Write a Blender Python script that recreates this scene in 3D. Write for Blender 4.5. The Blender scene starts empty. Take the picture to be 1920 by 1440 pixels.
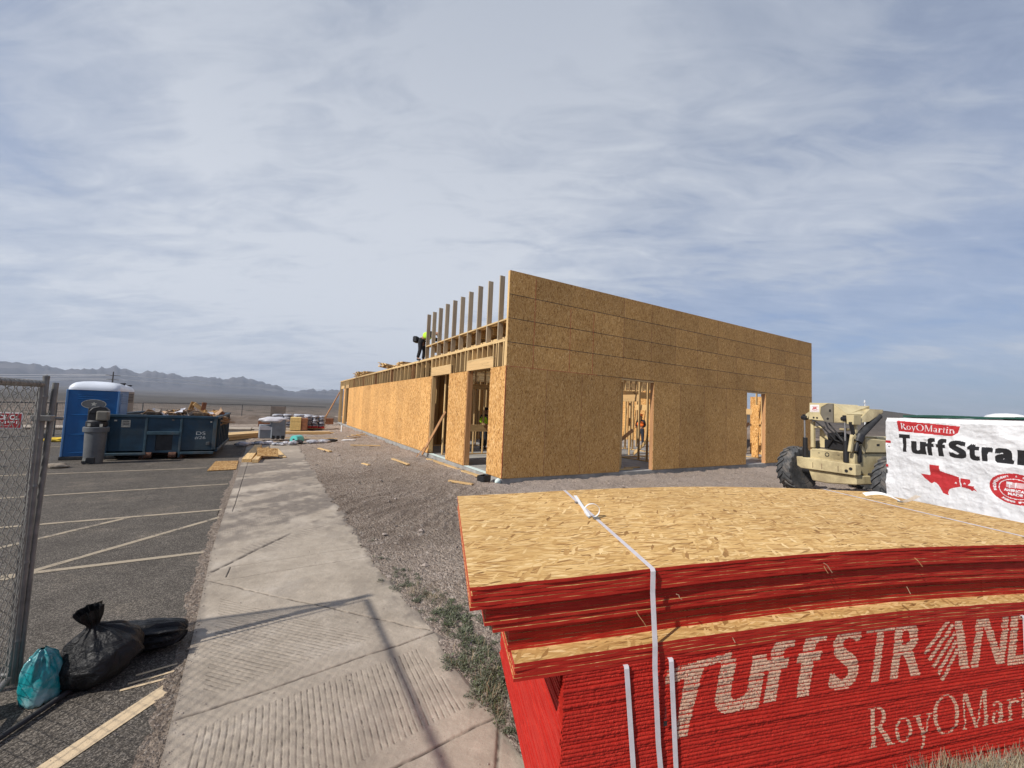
import bpy, bmesh, math, random
import numpy as np
from mathutils import Vector, Matrix, Euler
random.seed(7); rng = np.random.default_rng(7)
sc = bpy.context.scene
COL = sc.collection
PI = math.pi
R_ = math.radians

# ------------------------------------------------------------------ camera maths
# world: X runs along the shaded gable wall of the building, Y along its long sunlit wall
FOC = 757.7367616791468
EYE = 1.95
_V1 = np.array([511., 748.]); _V2 = np.array([2245., 820.])
def _ray(u, v):
    d = np.array([u-960., -(v-720.), -FOC]); return d/np.linalg.norm(d)
_Y = _ray(*_V1); _X = _ray(*_V2); _X = _X-_Y*(_X@_Y); _X = _X/np.linalg.norm(_X); _Z = np.cross(_X, _Y)
CR = np.array([_X, _Y, _Z]); CO = np.array([0., 0., EYE])
def G(u, v, z=0.):
    """place on the level z that was measured in the survey photograph at (u, v)"""
    w = CR@_ray(u, v); t = (z-EYE)/w[2]; return CO+t*w

# ------------------------------------------------------------------ object helpers
def link(o, parent=None):
    COL.objects.link(o)
    if parent is not None: o.parent = parent
    return o
def tag(o, label=None, cat=None, group=None, kind=None):
    if label: o['label'] = label
    if cat: o['category'] = cat
    if group: o['group'] = group
    if kind: o['kind'] = kind
    return o
def empty(name, loc=(0, 0, 0), rz=0.):
    o = bpy.data.objects.new(name, None); o.location = loc; o.rotation_euler = (0, 0, rz)
    o.empty_display_size = .1
    return link(o)
def rotz(a):
    c, s = math.cos(a), math.sin(a); return np.array([[c, -s, 0], [s, c, 0], [0, 0, 1.]])
def eul(rx, ry, rz):
    return np.array(Euler((rx, ry, rz)).to_matrix())

class MB:
    def __init__(s): s.v = []; s.f = []; s.m = []
    def add(s, vs, fs, mi=0):
        b = len(s.v); s.v.extend([tuple(map(float, p)) for p in vs])
        for f in fs: s.f.append(tuple(b+i for i in f)); s.m.append(mi)
        return s
    def box(s, c, d, rot=None, mi=0, taper=1.):
        hx, hy, hz = d[0]/2, d[1]/2, d[2]/2
        P = np.array([(x*(taper if z > 0 else 1), y*(taper if z > 0 else 1), z) for z in (-hz, hz) for y in (-hy, hy) for x in (-hx, hx)])
        if rot is not None: P = P@np.array(rot).T
        P = P+np.array(c)
        s.add(P, [(0, 2, 3, 1), (4, 5, 7, 6), (0, 1, 5, 4), (2, 6, 7, 3), (0, 4, 6, 2), (1, 3, 7, 5)], mi); return s
    def b2(s, a, b, mi=0):
        a = np.array(a, float); b = np.array(b, float); return s.box((a+b)/2, np.abs(b-a), None, mi)
    def beam(s, p0, p1, w, h, up=(0, 0, 1), mi=0):
        p0 = np.array(p0, float); p1 = np.array(p1, float); d = p1-p0; L = np.linalg.norm(d); d = d/L
        up = np.array(up, float)
        if abs(d@up)/np.linalg.norm(up) > .98: up = np.array([0, 1., 0])
        x = np.cross(up, d); x /= np.linalg.norm(x); y = np.cross(d, x)
        rot = np.column_stack([x, y, d])
        return s.box((p0+p1)/2, (w, h, L), rot, mi)
    def tube(s, pts, r, n=8, mi=0, cap=True):
        pts = [np.array(p, float) for p in pts]; rr = r if hasattr(r, '__len__') else [r]*len(pts)
        rings = []; prev = None
        for i, p in enumerate(pts):
            d = pts[min(i+1, len(pts)-1)]-pts[max(i-1, 0)]; d = d/(np.linalg.norm(d)+1e-12)
            if prev is None:
                a = np.array([0, 0, 1.]) if abs(d[2]) < .9 else np.array([1., 0, 0])
                x = np.cross(a, d)
            else: x = prev-d*(prev@d)
            x /= np.linalg.norm(x)+1e-12; prev = x; y = np.cross(d, x)
            rings.append([p+rr[i]*(math.cos(2*PI*k/n)*x+math.sin(2*PI*k/n)*y) for k in range(n)])
        vs = [q for r_ in rings for q in r_]; fs = []
        for i in range(len(pts)-1):
            for k in range(n):
                k2 = (k+1) % n; fs.append((i*n+k, i*n+k2, (i+1)*n+k2, (i+1)*n+k))
        if cap: fs.append(tuple(range(n))[::-1]); fs.append(tuple((len(pts)-1)*n+k for k in range(n)))
        return s.add(vs, fs, mi)
    def lathe(s, prof, c=(0, 0, 0), n=24, rot=None, mi=0, sx=1., sy=1.):
        vs = []; fs = []
        for r, z in prof:
            for k in range(n): vs.append((sx*r*math.cos(2*PI*k/n), sy*r*math.sin(2*PI*k/n), z))
        vs = np.array(vs)
        if rot is not None: vs = vs@np.array(rot).T
        vs = vs+np.array(c)
        for i in range(len(prof)-1):
            for k in range(n):
                k2 = (k+1) % n; fs.append((i*n+k, i*n+k2, (i+1)*n+k2, (i+1)*n+k))
        fs.append(tuple(range(n))[::-1]); fs.append(tuple((len(prof)-1)*n+k for k in range(n)))
        return s.add(vs, fs, mi)
    def prism(s, poly, h, fn=None, mi=0):
        """poly (2D) extruded 0..h along local z, mapped by fn(x,y,z)->3D"""
        n = len(poly); P = [(x, y, 0) for x, y in poly]+[(x, y, h) for x, y in poly]
        if fn: P = [fn(*p) for p in P]
        fs = [tuple(range(n))[::-1], tuple(range(n, 2*n))]+[(i, (i+1) % n, n+(i+1) % n, n+i) for i in range(n)]
        return s.add(P, fs, mi)
    def grid(s, P, mi=0):
        """P: (a,b,3) array of points"""
        a, b = P.shape[:2]; fs = []
        for i in range(a-1):
            for j in range(b-1): fs.append((i*b+j, i*b+j+1, (i+1)*b+j+1, (i+1)*b+j))
        return s.add(P.reshape(-1, 3), fs, mi)
    def build(s, name, mats, parent=None, smooth=False, bevel=0., off=None, seg=1, ang=40):
        me = bpy.data.meshes.new(name)
        v = s.v
        if off is not None:
            o_ = np.array(off); v = [tuple(np.array(p)-o_) for p in v]
        me.from_pydata(v, [], s.f)
        for m_ in (mats if isinstance(mats, (list, tuple)) else [mats]): me.materials.append(m_)
        if any(s.m): me.polygons.foreach_set('material_index', s.m)
        bm = bmesh.new(); bm.from_mesh(me); bmesh.ops.recalc_face_normals(bm, faces=bm.faces)
        if bevel > 0:
            es = [e for e in bm.edges if len(e.link_faces) == 2 and e.calc_face_angle(0) > R_(30)]
            bmesh.ops.bevel(bm, geom=es, offset=bevel, segments=seg, profile=.6, affect='EDGES', clamp_overlap=True)
        bm.to_mesh(me); bm.free()
        if smooth:
            me.polygons.foreach_set('use_smooth', [True]*len(me.polygons))
            try: me.set_sharp_from_angle(angle=R_(ang))
            except Exception: pass
        me.update()
        return link(bpy.data.objects.new(name, me), parent)

def npmesh(name, P, F, mats, parent=None, mi=None, smooth=True):
    """fast mesh: P (n,3), F (m,4) quads"""
    me = bpy.data.meshes.new(name); P = np.ascontiguousarray(P, dtype=np.float32); F = np.ascontiguousarray(F, dtype=np.int32)
    me.vertices.add(len(P)); me.vertices.foreach_set('co', P.ravel())
    k = F.shape[1]
    me.loops.add(F.size); me.loops.foreach_set('vertex_index', F.ravel())
    me.polygons.add(len(F)); me.polygons.foreach_set('loop_start', np.arange(0, F.size, k, dtype=np.int32))
    for m_ in (mats if isinstance(mats, (list, tuple)) else [mats]): me.materials.append(m_)
    if mi is not None: me.polygons.foreach_set('material_index', np.ascontiguousarray(mi, dtype=np.int32))
    me.polygons.foreach_set('use_smooth', np.full(len(F), smooth))
    me.update(calc_edges=True); me.validate()
    return link(bpy.data.objects.new(name, me), parent)
def gridF(a, b):
    i, j = np.meshgrid(np.arange(a-1), np.arange(b-1), indexing='ij'); k = (i*b+j).ravel()
    return np.stack([k, k+1, k+b+1, k+b], 1)

# value noise
_T = rng.random((256, 256))
def vn(x, y, s=0):
    x = np.asarray(x, float)+s*17.3; y = np.asarray(y, float)+s*31.7
    xi = np.floor(x).astype(int); yi = np.floor(y).astype(int); fx = x-xi; fy = y-yi
    fx = fx*fx*(3-2*fx); fy = fy*fy*(3-2*fy)
    g = lambda a, b: _T[a % 256, b % 256]
    return (g(xi, yi)*(1-fx)+g(xi+1, yi)*fx)*(1-fy)+(g(xi, yi+1)*(1-fx)+g(xi+1, yi+1)*fx)*fy
def fbm(x, y, o=4, s=0, gain=.5):
    t = 0; a = 1; n = 0
    for k in range(o): t = t+a*(vn(x*2**k, y*2**k, s+k)-.5); n += a; a *= gain
    return t/n*2

# ------------------------------------------------------------------ material helpers
class NT:
    def __init__(s, name, rough=.8, base=(.5, .5, .5), spec=.3):
        s.m = bpy.data.materials.new(name); s.m.use_nodes = True; s.t = s.m.node_tree
        s.b = s.t.nodes['Principled BSDF']; s.out = s.t.nodes['Material Output']
        s.set(s.b, 'Base Color', (*base, 1)); s.set(s.b, 'Roughness', rough); s.set(s.b, 'Specular IOR Level', spec)
        s._o = None
    def set(s, n, k, v): n.inputs[k].default_value = v
    def n(s, ty, **kw):
        n = s.t.nodes.new(ty)
        for k, v in kw.items(): setattr(n, k, v)
        return n
    def l(s, a, b): s.t.links.new(a, b)
    def obj(s):
        if s._o is None: s._o = s.n('ShaderNodeTexCoord').outputs['Object']
        return s._o
    def map(s, vec, scale=(1, 1, 1), rot=(0, 0, 0), loc=(0, 0, 0)):
        n = s.n('ShaderNodeMapping'); s.l(vec, n.inputs[0]); s.set(n, 'Scale', scale); s.set(n, 'Rotation', rot); s.set(n, 'Location', loc); return n.outputs[0]
    def noise(s, vec, scale, detail=4., rough=.55, dist=0., out=0):
        n = s.n('ShaderNodeTexNoise'); s.l(vec, n.inputs['Vector']); s.set(n, 'Scale', scale); s.set(n, 'Detail', detail); s.set(n, 'Roughness', rough); s.set(n, 'Distortion', dist); return n.outputs[out]
    def vor(s, vec, scale, feature='F1', rnd=1., out='Color', dim='3D'):
        n = s.n('ShaderNodeTexVoronoi', feature=feature, voronoi_dimensions=dim); s.l(vec, n.inputs['Vector']); s.set(n, 'Scale', scale); s.set(n, 'Randomness', rnd); return n.outputs[out]
    def ramp(s, fac, stops, interp='LINEAR'):
        n = s.n('ShaderNodeValToRGB'); cr = n.color_ramp; cr.interpolation = interp
        while len(cr.elements) < len(stops): cr.elements.new(.5)
        for e, (p, c) in zip(cr.elements, stops):
            e.position = p; e.color = (*(c if hasattr(c, '__len__') else (c, c, c)), 1)
        s.l(fac, n.inputs[0]); return n.outputs[0]
    def mix(s, fac, a, b, mode='MIX'):
        n = s.n('ShaderNodeMix', data_type='RGBA', blend_type=mode, clamp_factor=True)
        for k, v in ((0, fac), (6, a), (7, b)):
            if hasattr(v, 'default_value') or isinstance(v, bpy.types.NodeSocket): s.l(v, n.inputs[k])
            elif k == 0: n.inputs[0].default_value = v
            else: n.inputs[k].default_value = (*v, 1) if hasattr(v, '__len__') else (v, v, v, 1)
        return n.outputs[2]
    def math(s, op, a, b=0., c=0.):
        n = s.n('ShaderNodeMath', operation=op)
        for k, v in enumerate((a, b, c)):
            if isinstance(v, bpy.types.NodeSocket): s.l(v, n.inputs[k])
            else: n.inputs[k].default_value = v
        return n.outputs[0]
    def sep(s, v):
        n = s.n('ShaderNodeSeparateXYZ'); s.l(v, n.inputs[0]); return n.outputs
    def comb(s, x, y, z=0.):
        n = s.n('ShaderNodeCombineXYZ')
        for k, v in enumerate((x, y, z)):
            if isinstance(v, bpy.types.NodeSocket): s.l(v, n.inputs[k])
            else: n.inputs[k].default_value = v
        return n.outputs[0]
    def bump(s, h, strength=.5, dist=.01):
        n = s.n('ShaderNodeBump'); s.l(h, n.inputs['Height']); s.set(n, 'Strength', strength); s.set(n, 'Distance', dist); s.l(n.outputs[0], s.b.inputs['Normal']); return n
    def col(s, c): s.l(c, s.b.inputs['Base Color']); return s
    def rnd(s): return s.n('ShaderNodeObjectInfo').outputs['Random']

def m_plain(name, c, rough=.6, var=.12, scale=8., metal=0., spec=.4, bump=0., dirt=None):
    t = NT(name, rough, c, spec); t.set(t.b, 'Metallic', metal)
    f = t.noise(t.obj(), scale, 6, .6)
    lo = tuple(max(0, x*(1-var*1.5)) for x in c); hi = tuple(min(1, x*(1+var)) for x in c)
    c_ = t.ramp(f, [(.3, lo), (.7, hi)])
    if dirt:
        g = t.ramp(t.noise(t.obj(), scale*.35, 8, .7), [(.48, 0.), (.62, 1.)]); c_ = t.mix(t.math('MULTIPLY', g, dirt[1]), c_, dirt[0])
    t.col(c_)
    t.l(t.ramp(f, [(.2, min(1, rough+.1)), (.8, max(0, rough-.1))]), t.b.inputs['Roughness'])
    if bump: t.bump(t.noise(t.obj(), scale*6, 5, .6), bump, .01)
    return t.m

def m_osb(name, u, v, tint=(1, 1, 1), fu=55., fv=8., big=.0, rough=.75, angs=(.06, .34, -.30, .9), soft=0., warp=.04):
    """strand board: u = across the strands, v = along them (0,1,2 axis of the object)"""
    t = NT(name, rough, spec=.25); xyz = t.sep(t.obj())
    U, V = xyz[u], xyz[v]
    base = t.comb(U, V)
    w = t.noise(base, 5., 3, .5, 0., 1)
    wv = t.n('ShaderNodeVectorMath', operation='MULTIPLY_ADD'); t.l(w, wv.inputs[0]); wv.inputs[1].default_value = (warp, warp, 0); t.l(base, wv.inputs[2])
    lay = []
    for k, a in enumerate(angs):
        p = t.map(wv.outputs[0], (1, 1, 1), (0, 0, a), (k*3.7, k*1.9, 0))
        p = t.map(p, (fu*(1-.12*k), fv*(1+.25*k), 1))
        n = t.n('ShaderNodeTexVoronoi', feature='F1', voronoi_dimensions='2D'); t.l(p, n.inputs['Vector']); t.set(n, 'Scale', 1.); lay.append(t.sep(n.outputs['Color']))
    st = [(0, (.20, .105, .035)), (.07, (.36, .205, .08)), (.25, (.52, .335, .14)), (.6, (.64, .445, .20)), (.85, (.74, .55, .29)), (1, (.83, .67, .41))]
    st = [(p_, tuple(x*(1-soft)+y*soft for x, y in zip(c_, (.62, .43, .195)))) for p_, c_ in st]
    c = [t.ramp(x[0], st) for x in lay]
    f1 = t.math('GREATER_THAN', lay[1][1], .55); f2 = t.math('GREATER_THAN', lay[2][1], .6); f3 = t.math('GREATER_THAN', lay[3][1], .86)
    o = t.mix(f3, t.mix(f2, t.mix(f1, c[0], c[1]), c[2]), c[3])
    fine = t.noise(t.map(base, (fu*5, fv*2.2, 1)), 1., 4, .6)
    o = t.mix(.55, o, t.ramp(fine, [(.3, .45), (.7, 1.)]), 'MULTIPLY')
    o = t.mix(.6, o, t.ramp(t.noise(base, .9, 4, .6), [(.3, (.78, .74, .70)), (.7, (1.12, 1.1, 1.08))]), 'MULTIPLY')
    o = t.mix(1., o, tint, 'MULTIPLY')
    pv = t.ramp(t.rnd(), [(0, (.85, .83, .81)), (1, (1.10, 1.08, 1.04))])
    o = t.mix(.8, o, pv, 'MULTIPLY')
    t.col(o)
    h = t.math('ADD', t.math('ADD', lay[0][2], t.math('MULTIPLY', t.math('MULTIPLY', lay[1][2], f1), 1.3)), t.math('MULTIPLY', fine, .6))
    t.bump(h, .55, .004)
    return t.m

def m_wood(name, c=(.60, .42, .22), axis=2, var=.2, rough=.7, knots=True):
    t = NT(name, rough, c, .25); o = t.obj(); s = [26., 26., 26.]; s[axis] = 1.3
    rv = t.rnd()
    off = t.n('ShaderNodeVectorMath', operation='ADD'); t.l(o, off.inputs[0]); t.l(t.comb(t.math('MULTIPLY', rv, 37.), t.math('MULTIPLY', rv, 71.), t.math('MULTIPLY', rv, 53.)), off.inputs[1])
    g = t.noise(t.map(off.outputs[0], s), 1., 5, .6, .6)
    lo = tuple(x*(1-var*1.7) for x in c); hi = tuple(min(1, x*(1+var)) for x in c)
    col = t.ramp(g, [(.3, lo), (.5, c), (.72, hi)])
    if knots:
        s2 = [9., 9., 9.]; s2[axis] = 2.2
        k = t.vor(t.map(off.outputs[0], s2), 1., out='Distance'); col = t.mix(t.ramp(k, [(.05, .8), (.14, 0.)]), col, tuple(x*.35 for x in c))
    col = t.mix(.9, col, t.ramp(rv, [(0, (.78, .74, .70)), (.5, (1, 1, 1)), (1, (1.13, 1.1, 1.02))]), 'MULTIPLY')
    t.col(col); t.bump(g, .25, .003); return t.m
HAZE, SUNE, EXPO = 1.3e-4, 4.6, .16

# ------------------------------------------------------------------ materials
M = {}
M['lumber'] = m_wood('lumber_stud', (.62, .43, .21), 2)
M['lumberx'] = m_wood('lumber_x', (.62, .43, .21), 0)
M['lumbery'] = m_wood('lumber_y', (.62, .44, .22), 1)
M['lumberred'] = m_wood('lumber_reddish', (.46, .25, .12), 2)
M['shadewood'] = m_wood('lumber_shaded', (.40, .33, .24), 2)  # same lumber as the studs, with the parapet's shade put into the colour
M['lvl'] = m_wood('header_lumber', (.60, .40, .19), 1, .12)
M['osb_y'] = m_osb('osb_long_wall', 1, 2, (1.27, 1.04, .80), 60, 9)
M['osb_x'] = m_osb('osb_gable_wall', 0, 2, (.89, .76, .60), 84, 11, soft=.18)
M['osb_flat'] = m_osb('osb_sheet_face', 1, 0, (1.10, 1.02, .88), 115, 9.0, angs=(.05, .32, -.28, 1.0), soft=.10, warp=.02)
M['osb_dull'] = m_osb('osb_weathered', 0, 1, (.72, .62, .5), 50, 8)
def m_red(name, c=(.40, .020, .012), layers=True):
    t = NT(name, .72, c, .22); o = t.obj()
    f = t.noise(t.map(o, (9, 9, 60)), 1., 6, .65); g = t.noise(o, 160., 3, .6)
    cc = t.ramp(f, [(.25, tuple(x*.80 for x in c)), (.5, c), (.75, (c[0]*1.22, c[1]*1.9, c[2]*1.8))])
    cc = t.mix(t.ramp(t.noise(t.map(o, (14, 14, 120)), 1., 3, .7), [(.72, 0.), (.80, .4)]), cc, (.34, .06, .03))
    t.col(cc); t.bump(t.math('ADD', f, t.math('MULTIPLY', g, .8)), .32, .004); return t.m
M['red'] = m_red('red_edge_paint')
M['red2'] = m_red('red_edge_paint_end', (.47, .026, .018))
M['rededge'] = m_plain('pale_red_seam', (.42, .10, .05), .8)
t = NT('stencil_paint', .8, (.5, .33, .2), .2); f = t.noise(t.map(t.obj(), (40, 40, 90)), 1., 5, .7)
t.col(t.ramp(f, [(.3, (.34, .11, .075)), (.42, (.52, .31, .21)), (.7, (.62, .43, .31))])); t.bump(f, .6, .005); M['stencil'] = t.m
M['strap'] = m_plain('plastic_strap', (.62, .58, .60), .35, .08, 20)
M['wrap'] = m_plain('white_wrap', (.78, .79, .80), .45, .05, 3, bump=.5, dirt=((.58, .57, .55), .35))
M['wrapred'] = m_plain('wrap_red_print', (.50, .035, .04), .45, .06, 6)
M['wrapblk'] = m_plain('wrap_black_print', (.022, .022, .024), .45, .1, 6)
M['green'] = m_plain('green_board', (.015, .07, .05), .6)
M['conc_slab'] = m_plain('slab_concrete', (.33, .32, .30), .85, .2, 3, bump=.3)
M['cream'] = m_plain('cream_machine_paint', (.56, .47, .27), .5, .10, 3, dirt=((.20, .15, .09), .6), bump=.03)
M['blacksteel'] = m_plain('black_steel', (.018, .018, .02), .5, .3, 6)
M['darkgrey'] = m_plain('dark_grey_rubber', (.035, .036, .038), .8, .25, 9)
M['tyre'] = m_plain('tyre_rubber', (.075, .078, .082), .85, .3, 10, dirt=((.22, .19, .16), .6), bump=.3)
M['steel'] = m_plain('galvanised_steel', (.21, .205, .195), .5, .2, 12, metal=.35, bump=.05)
M['wire'] = m_plain('fence_wire', (.27, .26, .235), .55, .25, 20, metal=.15)
M['farsteel'] = m_plain('far_fence_steel', (.10, .10, .10), .6, .2, 5)
M['chrome'] = m_plain('piston_steel', (.5, .5, .5), .3, .1, 8, metal=.8)
M['blue'] = m_plain('blue_toilet_plastic', (.002, .10, .30), .4, .12, 2, spec=.5, dirt=((.03, .10, .20), .2))
M['bluelight'] = m_plain('blue_toilet_trim', (.10, .22, .42), .45, .1, 3)
M['roofwhite'] = m_plain('white_roof_plastic', (.66, .70, .76), .4, .06, 2)
M['tan'] = m_plain('tan_plastic', (.24, .20, .165), .55, .12, 4)
M['greyplastic'] = m_plain('grey_plastic', (.115, .12, .125), .5, .15, 4, dirt=((.2, .18, .15), .4))
M['tangrey'] = m_plain('tan_grey_plastic', (.17, .155, .125), .4, .15, 4)
M['dump'] = m_plain('dumpster_blue_steel', (.012, .043, .075), .55, .3, 2.2, dirt=((.045, .055, .055), .5), bump=.08)
M['dumptrim'] = m_plain('dumpster_worn_steel', (.035, .075, .10), .55, .3, 4, dirt=((.11, .08, .06), .5))
M['rust'] = m_plain('rusty_steel', (.11, .05, .03), .85, .4, 9, bump=.2)
M['chalk'] = m_plain('white_chalk', (.55, .58, .58), .9, .2, 30)
M['label'] = m_plain('pale_label', (.50, .48, .40), .7, .3, 20)
M['white'] = m_plain('white_paint', (.75, .75, .74), .5, .05, 4)
M['card'] = m_plain('cardboard', (.40, .27, .17), .85, .25, 3)
M['foam'] = m_plain('pale_foam', (.62, .72, .68), .8, .1, 10)
M['teal'] = m_plain('teal_plastic', (.01, .27, .30), .25, .3, 5, spec=.6, dirt=((.45, .58, .58), .9))
M['tealroll'] = m_plain('teal_roll', (.12, .55, .50), .45, .15, 6)
M['silver'] = m_plain('crumpled_film', (.42, .42, .45), .35, .4, 9, metal=.2, dirt=((.75, .75, .78), .6), bump=.4)
M['bagwhite'] = m_plain('wrapped_bags', (.50, .51, .55), .4, .25, 5, dirt=((.14, .14, .17), .85), bump=.3)
M['pallet_grey'] = m_plain('grey_box_plastic', (.20, .22, .25), .5, .15, 3)
M['pallet_light'] = m_plain('light_grey_film', (.55, .54, .57), .4, .15, 5)
M['yellowpack'] = m_plain('yellow_insulation', (.72, .52, .20), .8, .15, 8, bump=.3)
M['brownpack'] = m_plain('brown_pack', (.26, .11, .055), .85, .3, 4)
M['yellow'] = m_plain('yellow_sheet', (.62, .42, .03), .6, .2, 5)
M['skin'] = m_plain('skin', (.36, .20, .13), .6, .08, 6)
M['hivis'] = m_plain('hi_vis_yellow', (.50, .85, .04), .7, .08, 12)
M['orange'] = m_plain('hi_vis_orange', (.80, .16, .02), .7, .08, 12)
M['darkcloth'] = m_plain('dark_cloth', (.02, .02, .024), .9, .3, 14, bump=.2)
M['navy'] = m_plain('navy_jeans', (.022, .028, .045), .9, .3, 14)
M['pvc'] = m_plain('white_pipe', (.72, .73, .72), .4, .05, 5)
M['polewood'] = m_plain('pole_wood', (.09, .08, .075), .9)
M['signred'] = m_plain('sign_red', (.30, .02, .025), .5, .12, 9)
M['rock'] = m_plain('rock', (.27, .225, .175), .9, .3, 7, bump=.6)
t = NT('black_bag', .3, (.007, .007, .008), .35); f = t.noise(t.map(t.obj(), (1, 1, 1)), 9., 6, .6, 1.5)
t.bump(f, .9, .03); t.l(t.ramp(f, [(.3, .30), (.7, .55)]), t.b.inputs['Roughness']); M['bag'] = t.m

# asphalt
t = NT('asphalt', .9, spec=.25); o = t.obj()
agg = t.vor(o, 150., out='Color'); ag = t.sep(agg)[0]; n1 = t.noise(o, 1.1, 6, .62); n2 = t.noise(o, 26., 5, .7); n3 = t.noise(o, 5., 5, .6)
c = t.ramp(ag, [(0, (.045, .040, .034)), (.6, (.105, .092, .078)), (1, (.27, .24, .205))])
c = t.mix(.75, c, t.ramp(n1, [(.3, (.72, .70, .68)), (.55, (1.0, .98, .95)), (.72, (1.5, 1.42, 1.3))]), 'MULTIPLY')
c = t.mix(.6, c, t.ramp(n3, [(.3, .7), (.7, 1.25)]), 'MULTIPLY')
c = t.mix(t.ramp(t.noise(o, .45, 8, .7), [(.56, 0.), (.74, .5)]), c, (.20, .165, .13))
crk = t.vor(t.map(o, (1, 1, 1)), .55, feature='DISTANCE_TO_EDGE', out='Distance')
c = t.mix(t.math('MULTIPLY', t.ramp(crk, [(.003, .5), (.008, 0.)]), t.ramp(n1, [(.5, 0.), (.6, 1.)])), c, (.03, .027, .024))
t.col(c); t.bump(t.math('ADD', t.math('MULTIPLY', n2, .8), t.math('MULTIPLY', ag, .6)), .8, .009); M['asphalt'] = t.m
# worn line paint
def m_line(name, c, wear):
    t = NT(name, .85, spec=.2); o = t.obj(); n2 = t.noise(o, 38., 5, .75); n1 = t.noise(o, 3.5, 5, .6)
    k = t.math('ADD', n2, t.math('MULTIPLY', n1, .7))
    t.col(t.mix(t.ramp(k, [(wear-.08, 1.), (wear+.08, 0.)]), c, (.10, .09, .08))); t.bump(n2, .6, .008); return t.m
M['line'] = m_line('old_line_paint', (.36, .30, .22), .74)
M['line2'] = m_line('bright_line_paint', (.62, .48, .31), .60)

# concrete walk with wear attribute (r: joint grime, g: mud, b: pale dust)
def attr(t, name):
    n = t.n('ShaderNodeAttribute', attribute_name=name); return n.outputs['Color']
t = NT('walk_concrete', .88, spec=.25); o = t.obj(); w = t.sep(attr(t, 'wear'))
n1 = t.noise(o, 1.6, 7, .65); n2 = t.noise(o, 60., 4, .7); n3 = t.noise(o, 9., 6, .65); n4 = t.noise(o, 230., 2, .5)
c = t.ramp(n1, [(.3, (.33, .278, .218)), (.55, (.42, .358, .286)), (.72, (.48, .42, .348))])
c = t.mix(.5, c, t.ramp(n3, [(.28, .68), (.72, 1.18)]), 'MULTIPLY')
c = t.mix(.7, c, t.ramp(n4, [(.25, .72), (.7, 1.12)]), 'MULTIPLY')
spk = t.ramp(t.vor(o, 55., out='Distance'), [(.10, .75), (.16, 0.)]); c = t.mix(t.math('MULTIPLY', spk, t.ramp(n3, [(.5, 0.), (.56, 1.)])), c, (.11, .09, .075))

c = t.mix(t.math('MULTIPLY', w[2], .4), c, (.50, .435, .36))
c = t.mix(t.math('MULTIPLY', w[1], t.ramp(n3, [(.2, .6), (.7, 1.)])), c, (.15, .127, .108))
c = t.mix(w[0], c, (.085, .07, .058))
t.col(c); t.bump(t.math('ADD', n2, n4), .5, .004); M['walk'] = t.m

# gravel yard
t = NT('gravel_yard_soil', .95, spec=.15); o = t.obj(); w = t.sep(attr(t, 'wear'))
v1 = t.vor(o, 62., out='Color'); v1d = t.vor(o, 62., out='Distance'); v2 = t.vor(o, 24., out='Color'); v2d = t.vor(o, 24., out='Distance')
n1 = t.noise(o, .6, 6, .65); n3 = t.noise(o, 7., 6, .7); n5 = t.noise(o, 130., 3, .6)
c = t.ramp(t.sep(v1)[0], [(0, (.25, .195, .155)), (.5, (.43, .345, .275)), (.85, (.53, .435, .355)), (1, (.66, .58, .50))])
c2 = t.ramp(t.sep(v2)[1], [(0, (.22, .17, .138)), (.6, (.40, .325, .265)), (1, (.62, .54, .47))])
c = t.mix(t.ramp(n3, [(.48, 0.), (.60, .8)]), c, c2)
c = t.mix(.7, c, t.ramp(n1, [(.3, .78), (.7, 1.15)]), 'MULTIPLY')
c = t.mix(.7, c, t.ramp(n3, [(.3, .70), (.7, 1.2)]), 'MULTIPLY')
c = t.mix(t.math('MULTIPLY', w[1], .6), c, (.15, .112, .087))
c = t.mix(t.math('MULTIPLY', w[2], .6), c, (.52, .435, .38))
t.col(c)
h = t.math('ADD', t.math('MULTIPLY', t.math('SUBTRACT', 1., v1d), .7), t.math('ADD', t.math('MULTIPLY', t.math('SUBTRACT', 1., v2d), 1.2), t.math('ADD', t.math('MULTIPLY', n3, 2.2), n5)))
t.bump(h, 1., .035); M['yard'] = t.m
M['stone'] = m_plain('gravel_stone', (.30, .25, .215), .9, .5, 3.)

# desert
t = NT('desert_terrain', .97, spec=.1); o = t.obj()
r2 = t.n('ShaderNodeVectorMath', operation='LENGTH'); t.l(o, r2.inputs[0]); rr = r2.outputs['Value']
sh = t.ramp(t.vor(o, .55, out='Distance'), [(.28, 1.), (.42, 0.)]); shn = t.ramp(t.noise(o, .16, 4, .6), [(.36, 0.), (.48, 1.)])
c = t.ramp(t.noise(o, .35, 8, .7), [(.3, (.12, .092, .073)), (.5, (.175, .138, .11)), (.7, (.25, .20, .165))])
c = t.mix(t.math('MULTIPLY', sh, shn), c, (.05, .045, .035))
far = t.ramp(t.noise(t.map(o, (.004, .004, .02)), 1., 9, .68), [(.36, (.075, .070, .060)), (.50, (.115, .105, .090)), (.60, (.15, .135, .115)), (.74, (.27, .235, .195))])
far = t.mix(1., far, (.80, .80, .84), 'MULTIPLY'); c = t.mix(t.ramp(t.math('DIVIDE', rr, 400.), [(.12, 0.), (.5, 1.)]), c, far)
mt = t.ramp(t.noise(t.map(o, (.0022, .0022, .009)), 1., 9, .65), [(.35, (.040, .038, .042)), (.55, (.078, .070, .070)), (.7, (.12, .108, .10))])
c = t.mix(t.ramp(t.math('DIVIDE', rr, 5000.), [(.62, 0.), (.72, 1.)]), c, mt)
t.col(c); t.bump(t.noise(o, 3., 6, .7), .6, .06); M['desert'] = t.m

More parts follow.
